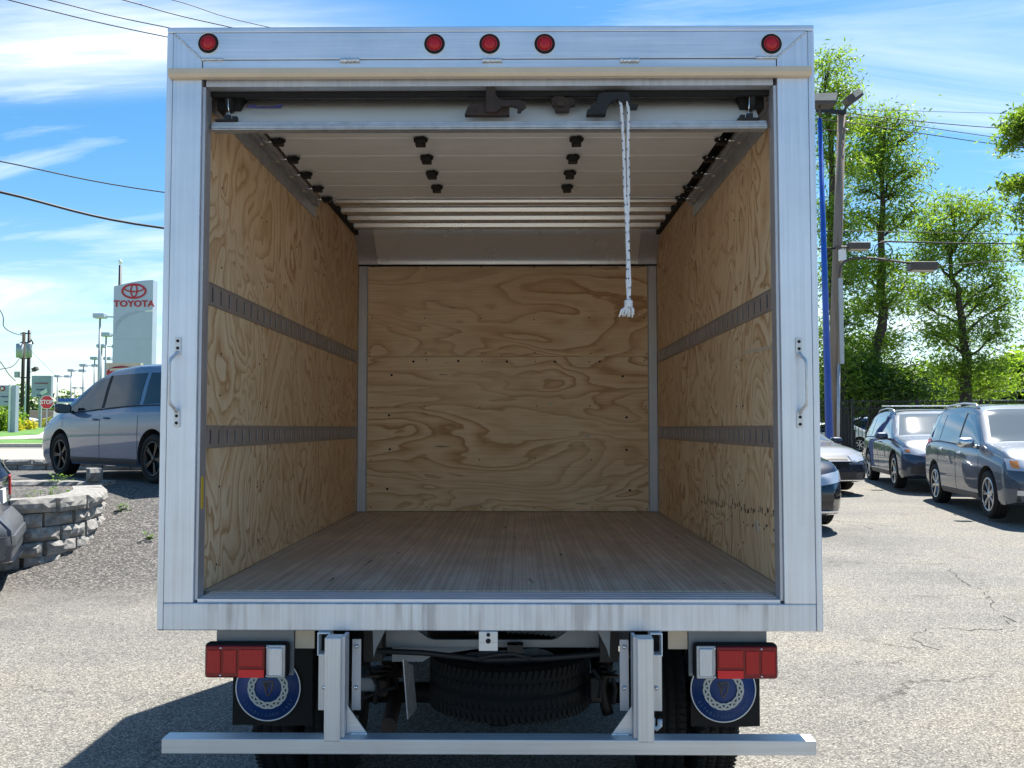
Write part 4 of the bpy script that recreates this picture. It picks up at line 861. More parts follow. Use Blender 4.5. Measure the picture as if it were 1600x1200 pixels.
# pull rope, a thing hanging from the bracket
rp = thing('pull_rope', 'white braided pull rope with frayed knotted end hanging inside the doorway', 'rope', at(975, 160, 3.34))
la = [at(969, 158, 3.34), at(971, 170, 3.33), at(974, 220, 3.33), at(976, 290, 3.33), at(979, 350, 3.33), at(981, 410, 3.33), at(980, 440, 3.33), at(982, 470, 3.33)]
lb = [at(980, 156, 3.34), at(982, 175, 3.33), at(981, 230, 3.33), at(982, 300, 3.33), at(981, 360, 3.33), at(982, 400, 3.33), at(984, 440, 3.33), at(983, 470, 3.33)]
for L in (la, lb):
    pts = resample(L, 110); mb = MB()
    for ph in (0, math.pi / 2, math.pi, 1.5 * math.pi):
        mb.tube([p + Vector((math.cos(i * .9 + ph), math.sin(i * .9 + ph), 0)) * .0034 for i, p in enumerate(pts)], .0030, 5, 0)
    fk = MB()
    for i in range(3, 110, 5): fk.obox(pts[i] + Vector((random.choice((-.004, .004)), -.0045, 0)), (.0026, .003, .007), Matrix.Rotation(random.uniform(-.5, .5), 3, 'Y'))
    o = mb.build('strand', M['rope'], rp); stuff(fk.build('strand_flecks', M['rope_dark'], o))
kc = at(982, 474, 3.33); mb = MB()
for k in range(4): mb.lathe([(.012, -.004), (.017, 0), (.012, .004)], kc + Vector((0, 0, .008 - k * .006)), 'z', 16)
mb.build('knot', M['rope'], rp)
mb = MB(); rs = random.Random(3)
for k in range(26):
    a = rs.uniform(-1, 1); l = rs.uniform(.035, .052); e = kc + Vector((a * .030 - .008, rs.uniform(-.014, .014), -l)); mb.tube([kc + Vector((a * .010, rs.uniform(-.006, .006), -.012)), kc.lerp(e, .5) + Vector((a * .009, 0, 0)), e], [.003, .0034, .0022], 5)
mb.build('frayed_end', M['rope'], rp)
# ------------------------------------------------------------------ cars
def interp(pts, x):
    if x <= pts[0][0]: return pts[0][1]
    for a, b in zip(pts, pts[1:]):
        if x <= b[0]: return a[1] + (b[1] - a[1]) * (x - a[0]) / (b[0] - a[0])
    return pts[-1][1]
def smooth_interp(pts, x, r=.06):
    return sum(interp(pts, x + o * r) * w for o, w in ((-1, .15), (-.5, .2), (0, .3), (.5, .2), (1, .15)))
def rounded(x0, x1, y0, y1, r, n=4):
    out_ = []
    for cx, cy, a0 in ((x1 - r, y1 - r, 0), (x0 + r, y1 - r, 90), (x0 + r, y0 + r, 180), (x1 - r, y0 + r, 270)):
        for i in range(n + 1): a = math.radians(a0 + 90 * i / n); out_.append((cx + r * math.cos(a), cy + r * math.sin(a)))
    return out_
class Car:
    """+x is the nose, z up, origin on the ground between the axles"""
    def __init__(s, name, label, cat, loc, heading, spec, paint, group=None, simple=False):
        s.sp = sp = spec; s.root = thing(name, label, cat, loc, heading, group); ORG[s.root.name] = Vector()
        s.pitch = sp.get('pitch', 0)
        s.root.rotation_euler = (0, s.pitch, heading)
        s.paint = paint; s.body(simple)
        s.bvh = BVHTree.FromPolygons([v.co.copy() for v in s.bob.data.vertices], [list(p.vertices) for p in s.bob.data.polygons])
        s.details(simple)
    def halfw(s, x):
        sp = s.sp; xf, xr = sp['xf'], sp['xr']; t = (x - (xf + xr) / 2) / ((xf - xr) / 2); W = sp['W'] / 2
        w = W * (1 - .05 * abs(t) ** 3)
        e = max(0, abs(t) - .86) / .14
        return w * (1 - sp.get('round', .24) * e ** 2.2)
    def body(s, simple):
        sp = s.sp; xf, xr = sp['xf'], sp['xr']; nx = 72; NS = []
        vs = []; fs = []
        for i in range(nx + 1):
            u = i / nx; u = .5 - .5 * math.cos(math.pi * u) if True else u; u = .45 * u + .55 * i / nx
            x = xr + (xf - xr) * u; w = s.halfw(x)
            zt = smooth_interp(sp['top'], x); zb = min(interp(sp['belt'], x), zt - .02); z0 = interp(sp['bottom'], x)
            wt = w - sp['tumble'] * max(0, zt - zb - .05); roofr = min(.10, max(0, (zt - zb)) * .35 + .02)
            sec = [(0, z0), (w * .80, z0), (w * .95, z0 + .02), (w * .985, z0 + .10), (w * .992, z0 + .18), (w * 1.0, z0 + (zb - z0) * .45), (w * 1.0, z0 + (zb - z0) * .66), (w * .992, zb - .10), (w * .975, zb - .03), (w * .955, zb)]
            hh = zt - roofr - zb
            if hh > .05:
                wb = w * .945; ta = (wb - (w * .945 - sp['tumble'] * hh))
                for k in range(1, 6): f = k / 5; sec.append((wb - ta * f - .012 * math.sin(math.pi * f) * -1, zb + hh * f))
                we = wb - ta
            else:
                we = w * .945
                for k in range(1, 6): f = k / 5; sec.append((w * .955 - (w * .955 - we) * f, zb + (zt - roofr - zb) * f if hh > 0 else zb + .001 * f))
            zs0 = sec[-1][1]
            for k in range(1, 8):
                f = k / 7; a = f * math.pi / 2
                sec.append((we * (1 - f) if f > .35 else we * (1 - .12 * math.sin(f / .35 * math.pi / 2) * 1.0 - .0 * f), 0)) if False else sec.append((we * math.cos(a) ** .55 if f < 1 else 0, zs0 + (zt - zs0) * math.sin(a) ** .8))
            # rounding of nose and tail in plan at each height
            nsec = len(sec)
            for (y, z) in sec:
                t = (x - (xf + xr) / 2) / ((xf - xr) / 2); e = max(0, abs(t) - .80) / .20
                bul = interp(sp['nose'] if t > 0 else sp['tail'], z)
                xx = x + (1 if t > 0 else -1) * bul * e ** 1.5 - (1 if t > 0 else -1) * .10 * e ** 2 * (abs(y) / (sp['W'] / 2)) ** 3
                NS.append((xx, y, z))
        for i in range(nx + 1): vs += NS[i * nsec:(i + 1) * nsec]
        o = len(vs)
        for i in range(nx + 1): vs += [(x, -y, z) for x, y, z in NS[i * nsec:(i + 1) * nsec]]
        for i in range(nx):
            for k in range(nsec - 1):
                a = i * nsec + k; fs.append((a, a + 1, a + 1 + nsec, a + nsec)); a += o; fs.append((a, a + nsec, a + 1 + nsec, a + 1))
        for i in (0, nx):
            ring = [i * nsec + k for k in range(nsec)] + [o + i * nsec + k for k in range(nsec - 2, 0, -1)]
            # fill the end cap with strips left-right
            for k in range(nsec - 1):
                a, b = i * nsec + k, i * nsec + k + 1; fs.append((a, b, o + b, o + a) if i else (a, o + a, o + b, b))
        bm = bmesh.new(); bv = [bm.verts.new(v) for v in vs]
        for f in fs:
            if len(set(f)) > 2:
                try: bm.faces.new([bv[k] for k in f])
                except ValueError: pass
        bmesh.ops.remove_doubles(bm, verts=bm.verts, dist=.0008); bmesh.ops.dissolve_degenerate(bm, dist=.0005, edges=bm.edges)
        bmesh.ops.recalc_face_normals(bm, faces=bm.faces)
        me = bpy.data.meshes.new('body'); bm.to_mesh(me); bm.free()
        for m in (s.paint, M['plastic']): me.materials.append(m)
        me.polygons.foreach_set('use_smooth', [True] * len(me.polygons))
        ob = bpy.data.objects.new('body', me); COL.objects.link(ob)
        # wheel arches cut out
        cut = MB(); R = sp['tyre'] * 1.14
        for xw in (sp['wb'] / 2, -sp['wb'] / 2):
            for sg in (-1, 1):
                a, b = sg * (sp['W'] / 2 - .30), sg * (sp['W'] / 2 + .3); prof = [(.0001, min(a, b)), (R, min(a, b)), (R, max(a, b)), (.0001, max(a, b))]
                cut.lathe(prof, (xw, 0, sp['tyre'] + .02), 'y', 40, 0, smooth=False)
        co = cut.build('cutter', M['plastic'])
        bm = bmesh.new(); bm.from_mesh(co.data); bmesh.ops.remove_doubles(bm, verts=bm.verts, dist=.001); bmesh.ops.recalc_face_normals(bm, faces=bm.faces); bm.to_mesh(co.data); bm.free()
        co.data.materials.clear(); co.data.materials.append(M['plastic'])
        md = ob.modifiers.new('arch', 'BOOLEAN'); md.operation = 'DIFFERENCE'; md.object = co; md.solver = 'EXACT'; md.material_mode = 'TRANSFER'
        bpy.context.view_layer.update(); dg = bpy.context.evaluated_depsgraph_get()
        me2 = bpy.data.meshes.new_from_object(ob.evaluated_get(dg)); ob.modifiers.clear(); ob.data = me2; me2.name = 'body'
        bpy.data.objects.remove(co)
        try: me2.set_sharp_from_angle(angle=math.radians(38))
        except Exception: pass
        ob.parent = s.root; s.bob = ob; ORG[ob.name] = Vector()
    def patch(s, name, mat, lower, upper, u0, u1, axis, sg=1, nx=14, nz=6, off=.004, skirt=.012, parent=None):
        """a skin patch laid on the body: lower/upper are height (or width) curves over u"""
        vs = []; ok = []
        for i in range(nx + 1):
            u = u0 + (u1 - u0) * i / nx; lo = interp(lower, u) if isinstance(lower, list) else lower; hi = interp(upper, u) if isinstance(upper, list) else upper
            for k in range(nz + 1):
                v = lo + (hi - lo) * k / nz
                if axis == 'y': o_, d_ = Vector((u, sg * 3, v)), Vector((0, -sg, 0))
                elif axis == 'x': o_, d_ = Vector((sg * 5, u, v)), Vector((-sg, 0, 0))
                else: o_, d_ = Vector((u, v, 4)), Vector((0, 0, -1))
                h, n_, idx, dist = s.bvh.ray_cast(o_, d_)
                if h is None: h = (vs[-1] if vs else Vector((u, sg * s.sp['W'] / 2, v))); n_ = -d_
                vs.append(h + (n_ if n_.dot(-d_) > 0 else -n_) * off); ok.append(n_)
        m_ = nz + 1; mb = MB(); fs = [(i * m_ + k, (i + 1) * m_ + k, (i + 1) * m_ + k + 1, i * m_ + k + 1) for i in range(nx) for k in range(nz)]
        mb.add(vs, fs, 0, True)
        rim = [i * m_ for i in range(nx + 1)] + [nx * m_ + k for k in range(1, nz + 1)] + [i * m_ + nz for i in range(nx - 1, -1, -1)] + [k for k in range(nz - 1, 0, -1)]
        dd = {'y': Vector((0, -sg, 0)), 'x': Vector((-sg, 0, 0)), 'z': Vector((0, 0, -1))}[axis] * skirt
        rv = [vs[k] for k in rim]; nr = len(rv); mb.add(rv + [v + dd for v in rv], [(k, (k + 1) % nr, nr + (k + 1) % nr, nr + k) for k in range(nr)])
        ob = mb.build(name, mat, parent or s.root)
        return ob
    def details(s, simple):
        sp = s.sp; hx = sp['wb'] / 2; R = sp['tyre']
        # wheels
        first = None
        for xw in (hx, -hx):
            for sg in (1, -1):
                if first is None:
                    mb = MB(); mb.lathe(tyre_prof(R, .22, R * .68), (0, 0, 0), 'y', 40); w = mb.build('wheel', M['tyre'], s.root, org=(0, 0, 0)); first = w
                    rm = MB(); rr = R * .69; rm.lathe([(rr, -.09), (rr, .095), (rr - .02, .095), (rr - .03, .05), (rr - .035, -.05), (.0001, -.05)], (0, 0, 0), 'y', 40)
                    rm.build('wheel_barrel', M['rim_black'], w, org=(0, 0, 0))
                    sk = MB(); ns = sp.get('spokes', 5)
                    for k in range(ns):
                        for da in (-.13, .13):
                            a = 2 * math.pi * k / ns + da; c_ = Vector((math.cos(a), 0, math.sin(a))); sk.beam(c_ * .03 + Vector((0, .07, 0)), Vector((math.cos(a - da * .3), 0, math.sin(a - da * .3))) * (rr - .015) + Vector((0, .078, 0)), .026, .022)
                    sk.lathe([(.0001, .095), (.035, .092), (.06, .082), (.062, .05)], (0, 0, 0), 'y', 20); sk.lathe([(rr - .022, .07), (rr - .018, .097), (rr + .004, .098), (rr + .006, .08)], (0, 0, 0), 'y', 40)
                    sk.build('rim', sp.get('rim', M['rim_silver']), w, org=(0, 0, 0))
                    w.location = (xw, sg * (sp['W'] / 2 - .12), R)
                else:
                    part_copy(first, (xw, sg * (sp['W'] / 2 - .12), R), s.root, rot=(0, random.uniform(0, 1), 0 if sg > 0 else math.pi))
        # glass: side windows
        for sg in (1, -1):
            for (name, lo, hi, a, b) in sp['win']:
                s.patch(name, sp.get('glass', M['glass']), lo, hi, a, b, 'y', sg)
            for xd in sp.get('seams', []):
                s.patch('door_gap', M['rubber'], [(xd - .004, sp['sill'])], interp(sp['belt'], xd) + .0, xd - .004, xd + .004, 'y', sg, 1, 10, .0022, .004)
            if not simple:
                bl = [(x_, interp(sp['belt'], x_) + .012) for x_ in (-1.9, -1.2, -.6, 0, .5, 1.0)]
                if sp['win']: s.patch('belt_trim', sp.get('trim', M['rubber']), bl, [(x_, z_ + .016) for x_, z_ in bl], max(-1.9, sp['win'][-1][3]), sp['win'][0][4] - .03, 'y', sg, 24, 1, .007, .006)
                s.patch('rocker_moulding', M['plastic'], sp['sill'] - .08, sp['sill'] - .0, -sp['wb'] / 2 + sp['tyre'] * 1.2, sp['wb'] / 2 - sp['tyre'] * 1.2, 'y', sg, 16, 2, .010, .01)
                if sp['win']:
                    w0 = sp['win'][0]; w1 = sp['win'][1]
                    s.patch('door_pillar', M['rubber'], interp(w1[1], w1[4]), interp(w1[2], w1[4]), w1[4] + .002, w0[3] - .002, 'y', sg, 2, 8, .003, .004)
                for (xh, zh) in sp.get('handles', []):
                    h, n_, i_, d_ = s.bvh.ray_cast(Vector((xh, sg * 3, zh)), Vector((0, -sg, 0)))
                    mb = MB(); mb.tube([(xh - .09, h.y + sg * .004, zh), (xh - .075, h.y + sg * .028, zh + .004), (xh + .075, h.y + sg * .028, zh + .006), (xh + .09, h.y + sg * .004, zh)], [.010, .014, .014, .010], 8)
                    mb.build('door_handle', sp.get('handle_mat', s.paint), s.root)
                xm, zm = sp['mirror']; h, n_, i_, d_ = s.bvh.ray_cast(Vector((xm, sg * 3, zm)), Vector((0, -sg, 0))); ym = (h.y if h else sg * sp['W'] / 2)
                mb = MB(); mb.tube([(xm, ym - sg * .01, zm - .02), (xm, ym + sg * .07, zm)], [.03, .02], 8)
                prof = rounded(-.12, .13, -.07, .085, .06, 4); vs = []
                for dxm, scl in ((-.055, .86), (-.05, .97), (.0, 1.0), (.05, .86), (.075, .55), (.083, .2)): vs.append([(xm + dxm, ym + sg * (.17 + a * scl), zm + .04 + b * scl) for a, b in prof])
                n_p = len(prof); flat = [v for ring in vs for v in ring]
                mb.add(flat, [(i * n_p + k, i * n_p + (k + 1) % n_p, (i + 1) * n_p + (k + 1) % n_p, (i + 1) * n_p + k) for i in range(5) for k in range(n_p)] + [list(range(n_p))[::-1], list(range(5 * n_p, 6 * n_p))], 0, True)
                mo = mb.build('wing_mirror', sp.get('mirror_mat', s.paint), s.root)
                gl = MB(); gl.add([(xm - .057, ym + sg * (.17 + a * .8), zm + .04 + b * .8) for a, b in prof], [list(range(n_p))]); gl.build('mirror_glass', M['glass_light'], mo)
        # windscreen and rear window: laid on the top skin
        s.patch('windscreen', M['glass_light'], *sp['screen'], 'z', 1, 8, 14, .004, .01)
        if 'rear_screen' in sp: s.patch('rear_window', sp.get('glass', M['glass']), *sp['rear_screen'], 'x', -1, 12, 5, .004, .01)
        for (name, mat, lo, hi, a, b, end, mirror, off) in sp.get('ends', []):
            for m_ in ((1, -1) if mirror else (1,)):
                L = [(m_ * u, v) for u, v in lo] if isinstance(lo, list) else lo; Hh = [(m_ * u, v) for u, v in hi] if isinstance(hi, list) else hi
                if isinstance(L, list): L.sort()
                if isinstance(Hh, list): Hh.sort()
                s.patch(name, M[mat], L, Hh, min(m_ * a, m_ * b), max(m_ * a, m_ * b), 'x', end, 10, 5, off, .02)
        if sp.get('rails') and not simple:
            for sg in (1, -1):
                x0, x1 = sp['rails']; pts = []
                for i in range(13):
                    t = i / 12; x = x0 + (x1 - x0) * t; y = sg * (sp['W'] / 2 - .30); h, n_, _, _ = s.bvh.ray_cast(Vector((x, y, 4)), Vector((0, 0, -1))); pts.append((x, y, h.z + (.055 if 0 < i < 12 else .004)))
                mb = MB(); mb.tube(pts, .016, 8); mb.build('roof_rail', M['rim_silver'], s.root)
            if sp.get('crossbars'):
                for x in sp['crossbars']:
                    h, n_, _, _ = s.bvh.ray_cast(Vector((x, 0, 4)), Vector((0, 0, -1))); W = sp['W'] / 2 - .28
                    mb = MB(); mb.obox((x, 0, h.z + .085), (.07, 2 * W + .06, .022)); mb.build('roof_crossbar', M['chrome'], s.root, bevel=.006)
E_NOSE = [(.2, -.03), (.45, .06), (.6, .07), (.75, .02), (.95, -.10), (1.3, -.2)]
E_TAIL = [(.2, -.04), (.45, .05), (.65, .05), (.85, -.02), (1.1, -.06), (1.7, -.22)]
SUV = dict(xf=2.28, xr=-2.32, W=1.92, wb=2.75, tyre=.355, tumble=.33, sill=.34,
    top=[(-2.32, 1.05), (-2.24, 1.30), (-2.0, 1.62), (-1.5, 1.70), (-.6, 1.735), (.1, 1.70), (.42, 1.62), (1.12, 1.13), (1.7, 1.06), (2.12, .93), (2.28, .78)],
    belt=[(-2.32, 1.0), (-1.6, 1.10), (0, 1.04), (1.1, .99), (2.0, .86), (2.28, .72)], bottom=[(-2.32, .36), (-1.9, .24), (1.9, .22), (2.28, .30)], nose=E_NOSE, tail=E_TAIL,
    win=[('front_side_window', [(-.1, 1.065), (.95, 1.05)], [(-.1, 1.56), (.28, 1.54), (.62, 1.36), (.95, 1.085)], -.06, .95),
         ('rear_side_window', [(-1.15, 1.12), (-.1, 1.075)], [(-1.15, 1.56), (-.1, 1.57)], -1.10, -.14),
         ('quarter_window', [(-1.95, 1.17), (-1.15, 1.12)], [(-1.95, 1.25), (-1.75, 1.46), (-1.15, 1.555)], -1.93, -1.19)],
    seams=[1.02, -.10, -1.13], handles=[(.12, .93), (-.92, .97)], mirror=(.86, 1.06),
    screen=([(.37, -.60), (1.12, -.78)], [(.37, .60), (1.12, .78)], .37, 1.12), rear_screen=(1.17, [(-.6, 1.5), (0, 1.54), (.6, 1.5)], -.62, .62), rails=(-1.7, .2), spokes=7,
    ends=[('headlamp', 'headlamp', [(.45, .70), (.86, .74)], [(.45, .82), (.86, .90)], .45, .88, 1, True, .012),
          ('indicator', 'amber', [(.78, .76), (.86, .77)], [(.78, .86), (.86, .87)], .76, .84, 1, True, .018),
          ('grille', 'black', .62, .80, -.40, .40, 1, False, .010), ('bumper_intake', 'plastic', .26, .50, -.80, .80, 1, False, .008), ('fog_lamp', 'headlamp', .40, .47, .66, .80, 1, True, .014),
          ('tail_lamp', 'redlens', [(.60, .86), (.92, .92)], [(.60, 1.12), (.92, 1.14)], .60, .90, -1, True, .012), ('licence_plate', 'signwhite', .80, .93, -.16, .16, -1, False, .012)])
def variant(base, **kw): d = dict(base); d.update(kw); return d
AUDI = variant(SUV, tyre=.36, tumble=.36, top=[(-2.32, .98), (-2.22, 1.22), (-1.85, 1.52), (-1.3, 1.62), (-.6, 1.655), (.0, 1.63), (.42, 1.52), (1.18, 1.08), (1.8, 1.0), (2.15, .86), (2.28, .70)],
    belt=[(-2.32, .96), (-1.6, 1.02), (0, .99), (1.1, .95), (2.0, .80), (2.28, .64)],
    win=[('front_side_window', [(-.1, 1.01), (1.0, .99)], [(-.1, 1.48), (.28, 1.45), (.62, 1.29), (1.0, 1.02)], -.06, 1.0),
         ('rear_side_window', [(-1.15, 1.05), (-.1, 1.02)], [(-1.15, 1.46), (-.1, 1.49)], -1.10, -.14),
         ('quarter_window', [(-1.85, 1.12), (-1.15, 1.06)], [(-1.85, 1.18), (-1.15, 1.45)], -1.83, -1.19)],
    screen=([(.37, -.60), (1.16, -.78)], [(.37, .60), (1.16, .78)], .37, 1.16), rear_screen=(1.12, [(-.6, 1.38), (.6, 1.38)], -.6, .6), mirror=(.92, 1.01), rails=(-1.6, .3), crossbars=(-.9, .05), spokes=5,
    ends=[('headlamp', 'headlamp', [(.46, .66), (.86, .72)], [(.46, .74), (.86, .84)], .46, .88, 1, True, .012), ('indicator', 'amber', .74, .80, .78, .85, 1, True, .018),
          ('grille', 'black', .42, .74, -.36, .36, 1, False, .010), ('bumper_intake', 'plastic', .34, .52, .42, .78, 1, True, .008), ('front_plate', 'signwhite', .44, .55, -.2, .2, 1, False, .02)])
SEDAN = dict(xf=2.35, xr=-2.35, W=1.80, wb=2.85, tyre=.33, tumble=.42, sill=.28,
    top=[(-2.35, .80), (-2.25, .98), (-1.75, 1.06), (-1.1, 1.36), (-.5, 1.44), (.05, 1.42), (.45, 1.32), (1.15, .98), (1.8, .88), (2.2, .74), (2.35, .60)],
    belt=[(-2.35, .78), (-1.6, .92), (0, .90), (1.1, .87), (2.0, .72), (2.35, .54)], bottom=[(-2.35, .30), (-1.9, .18), (1.9, .17), (2.35, .22)], nose=[(.2, .0), (.4, .07), (.55, .06), (.7, -.02), (.9, -.12)], tail=[(.2, -.03), (.5, .05), (.8, .02), (1.0, -.05)],
    win=[('front_side_window', [(-.1, .93), (1.0, .90)], [(-.1, 1.30), (.28, 1.27), (.62, 1.14), (1.0, .92)], -.06, 1.0), ('rear_side_window', [(-1.2, .96), (-.1, .94)], [(-1.2, 1.16), (-.7, 1.28), (-.1, 1.31)], -1.18, -.14)],
    seams=[1.05, -.10, -1.1], handles=[(.12, .80), (-.90, .83)], mirror=(.85, .93),
    screen=([(.46, -.54), (1.12, -.68)], [(.46, .54), (1.12, .68)], .46, 1.12), spokes=6,
    ends=[('headlamp', 'headlamp', [(.42, .58), (.84, .64)], [(.42, .70), (.84, .78)], .42, .84, 1, True, .012), ('grille', 'black', .50, .68, -.34, .34, 1, False, .010),
          ('bumper_intake', 'plastic', .24, .38, -.5, .5, 1, False, .008), ('front_splitter', 'chrome', .235, .262, -.78, .78, 1, False, .016), ('tail_lamp', 'redlens', .72, .86, .5, .84, -1, True, .012)])
MINIVAN = dict(xf=2.50, xr=-2.65, W=1.98, wb=3.00, tyre=.36, tumble=.26, sill=.34, round=.20,
    top=[(-2.65, 1.10), (-2.58, 1.45), (-2.38, 1.70), (-1.8, 1.765), (-.6, 1.79), (.15, 1.75), (.62, 1.62), (1.62, 1.14), (2.15, .98), (2.42, .80), (2.50, .66)],
    belt=[(-2.65, 1.08), (-1.6, 1.12), (-.6, 1.10), (.6, 1.05), (1.55, 1.02), (2.2, .84), (2.50, .62)], bottom=[(-2.65, .34), (-2.2, .22), (2.1, .20), (2.50, .28)], nose=E_NOSE, tail=E_TAIL,
    win=[('front_side_window', [(.12, 1.10), (1.32, 1.075)], [(.12, 1.60), (.5, 1.56), (.9, 1.36), (1.32, 1.10)], .14, 1.30),
         ('rear_side_window', [(-1.1, 1.14), (.12, 1.11)], [(-1.1, 1.62), (.12, 1.62)], -1.02, .04), ('quarter_window', [(-2.3, 1.17), (-1.1, 1.15)], [(-2.3, 1.45), (-2.1, 1.58), (-1.1, 1.62)], -2.25, -1.14)],
    seams=[1.42, .09, -1.08], handles=[(.26, .93), (-.10, .95)], mirror=(1.12, 1.07),
    screen=([(.66, -.62), (1.56, -.76)], [(.66, .62), (1.56, .76)], .66, 1.56), rear_screen=(1.2, 1.55, -.65, .65), spokes=5, rim=M['rim_black'],
    ends=[('headlamp', 'headlamp', [(.46, .72), (.9, .74)], [(.46, .82), (.9, .88)], .46, .92, 1, True, .012), ('grille', 'black', .56, .72, -.42, .42, 1, False, .010), ('bumper_intake', 'plastic', .34, .46, -.6, .6, 1, False, .008),
          ('tail_lamp', 'redlens', .95, 1.22, .6, .92, -1, True, .012)])
def place_by_wheels(front, rear, side, W):
    """front/rear: ground spots under one side's wheels; side +1 = they are the car's left wheels"""
    f, r = Vector(front), Vector(rear); d = (f - r); hd = math.atan2(d.y, d.x); mid = (f + r) / 2; n_ = Vector((-math.sin(hd), math.cos(hd)))
    c = mid - n_ * side * (W / 2 - .12); return c, hd
# van on the raised ground, driver's side to the camera
c, hd = place_by_wheels((-7.38, 14.72), (-5.03, 12.72), 1, 1.98)
van = Car('minivan', 'blue-grey minivan with black wheels parked on the raised lot behind the stone wall', 'minivan', (c.x, c.y, .862), hd, variant(MINIVAN, mirror_mat=M['paint_black']), M['paint_van']); van.root.scale = (1, 1, .975)
# front right SUV
c, hd = place_by_wheels((6.99, 13.5), (7.45, 16.2), -1, 1.92)
Car('suv', 'dark steel-grey SUV with silver roof rails, nearer of the two SUVs', 'SUV', (c.x, c.y, H(c.x, c.y) + .01), hd, variant(SUV, handle_mat=M['chrome'], glass=M['glass_side'], mirror_mat=M['rim_silver']), M['paint_suv2'])
c, hd = place_by_wheels((7.72, 18.6), (8.25, 21.35), -1, 1.90)
Car('suv', 'dark blue-grey SUV with silver crossbars on its roof, behind the nearer SUV', 'SUV', (c.x, c.y, H(c.x, c.y) + .01), hd, variant(AUDI, glass=M['glass_side']), M['paint_suv'])
Car('sedan', 'low graphite sedan with silver mirror beside the blue pole', 'car', (5.42, 19.6, H(5.3, 19.5)), math.radians(-78), SEDAN, M['paint_sedan'])
Car('hatchback', 'glossy black car whose nose pokes out behind the truck corner', 'car', (3.34, 14.25, H(3.2, 14)), math.radians(-86), variant(SEDAN, xf=2.2, top=[(-2.35, .9), (-2.25, 1.2), (-1.75, 1.42), (-1.1, 1.5), (-.5, 1.52), (.05, 1.48), (.45, 1.36), (1.15, 1.02), (1.8, .92), (2.1, .80), (2.2, .70)], belt=[(-2.35, .88), (0, .95), (1.1, .92), (2.0, .80), (2.2, .62)], win=[], seams=[], handles=[]), M['paint_black'], None, True)
Car('hatchback', 'pale parked car of which only the front bumper corner shows at the picture edge', 'car', (4.00, 3.35, -.06), math.radians(95), variant(SEDAN, rim=M['rim_silver']), M['paint_white'])
LS = variant(SUV, round=.12, tail=[(.2, -.02), (.35, .14), (.62, .17), (.70, .12), (.78, .03), (1.1, .0), (1.35, -.08), (1.7, -.30)], ends=[('licence_plate', 'signwhite', .84, .97, -.16, .16, -1, False, .012), ('tailgate_handle', 'chrome', 1.02, 1.05, -.22, .22, -1, False, .014), ('tail_lamp', 'redlens', [(.66, .86), (.86, .92)], [(.66, 1.06), (.86, 1.08)], .68, .84, -1, True, .010)])
lsuv = Car('suv', 'navy SUV with grey rear bumper by the stone wall', 'SUV', (-6.97, 7.66, .10), math.radians(205), LS, M['paint_left'])
lsuv.patch('bumper_cover', M['greybumper'], .40, .76, -.90, .90, 'x', -1, 24, 10, .010, .02); lsuv.patch('bumper_lip', M['greybumper'], .52, .60, -.92, .92, 'x', -1, 24, 4, .028, .03)
# far cars on the left by the bushes
vr = Car('parked_car', 'small yellow car parked far off beyond the lawn', 'car', (-46, 92, 1.55), math.radians(10), variant(SEDAN, seams=[]), M['paint_yellow'], 'distant cars beyond the lawn', True)
Car('parked_car', 'small white car parked far off beside the yellow car', 'car', (-53, 95, 1.6), math.radians(5), variant(SUV, seams=[]), M['paint_white'], 'distant cars beyond the lawn', True)
Car('parked_car', 'dark car parked far off behind the utility poles', 'car', (-49, 101, 1.65), math.radians(175), variant(SUV, seams=[]), M['paint_suv'], 'distant cars beyond the lawn', True)
Car('parked_car', 'white car glimpsed between the tree trunks behind the iron fence', 'car', (14.6, 44, .5), math.radians(185), variant(SEDAN, seams=[]), M['paint_white'], 'cars behind the iron fence', True)
Car('parked_car', 'silver car glimpsed low behind the iron fence pickets', 'car', (19.5, 49, .5), math.radians(5), variant(SUV, seams=[]), M['paint_van'], 'cars behind the iron fence', True)

# ------------------------------------------------------------------ stone retaining wall and planter
wall = thing('retaining_wall', 'curved grey retaining wall of split-face concrete blocks on the left', 'stone wall', (-5, 10, 0)); ORG[wall.name] = Vector((-5, 10, 0))
wp = [(-8.2, 8.75), (-6.9, 8.80), (-5.90, 8.92), (-5.25, 9.10), (-4.86, 9.45), (-4.78, 9.9), (-4.90, 10.55), (-5.20, 11.2), (-5.56, 11.9)]
def wall_path(P, n): return [(p.x, p.y) for p in resample([Vector((x, y, 0)) for x, y in P], n)]
def stone_mesh(L, Hh, D, seed, rough=.028):
    rnd = random.Random(seed); nx, nz = 6, 3; mb = MB(); vs = []
    for k in range(nz + 1):
        for i in range(nx + 1):
            e = (i in (0, nx)) or (k in (0, nz)); vs.append((-L / 2 + L * i / nx + (0 if e else rnd.uniform(-.012, .012)), -D / 2 - (0 if e else rnd.uniform(.002, rough + .026)) + (.012 if e else 0) * rnd.random(), Hh * k / nz))
    m_ = nx + 1; mb.add(vs, [(k * m_ + i, k * m_ + i + 1, (k + 1) * m_ + i + 1, (k + 1) * m_ + i) for k in range(nz) for i in range(nx)])
    ring = [i for i in range(m_)] + [k * m_ + nx for k in range(1, nz + 1)] + [nz * m_ + i for i in range(nx - 1, -1, -1)] + [k * m_ for k in range(nz - 1, 0, -1)]
    o = len(mb.v); rv = [vs[k] for k in ring]; bk = [(x * .96, D / 2, z) for x, y, z in rv]; n_ = len(rv)
    mb.add(rv + bk, [(k, (k + 1) % n_, n_ + (k + 1) % n_, n_ + k) for k in range(n_)] + [list(range(n_, 2 * n_))])
    return mb
variants = {}
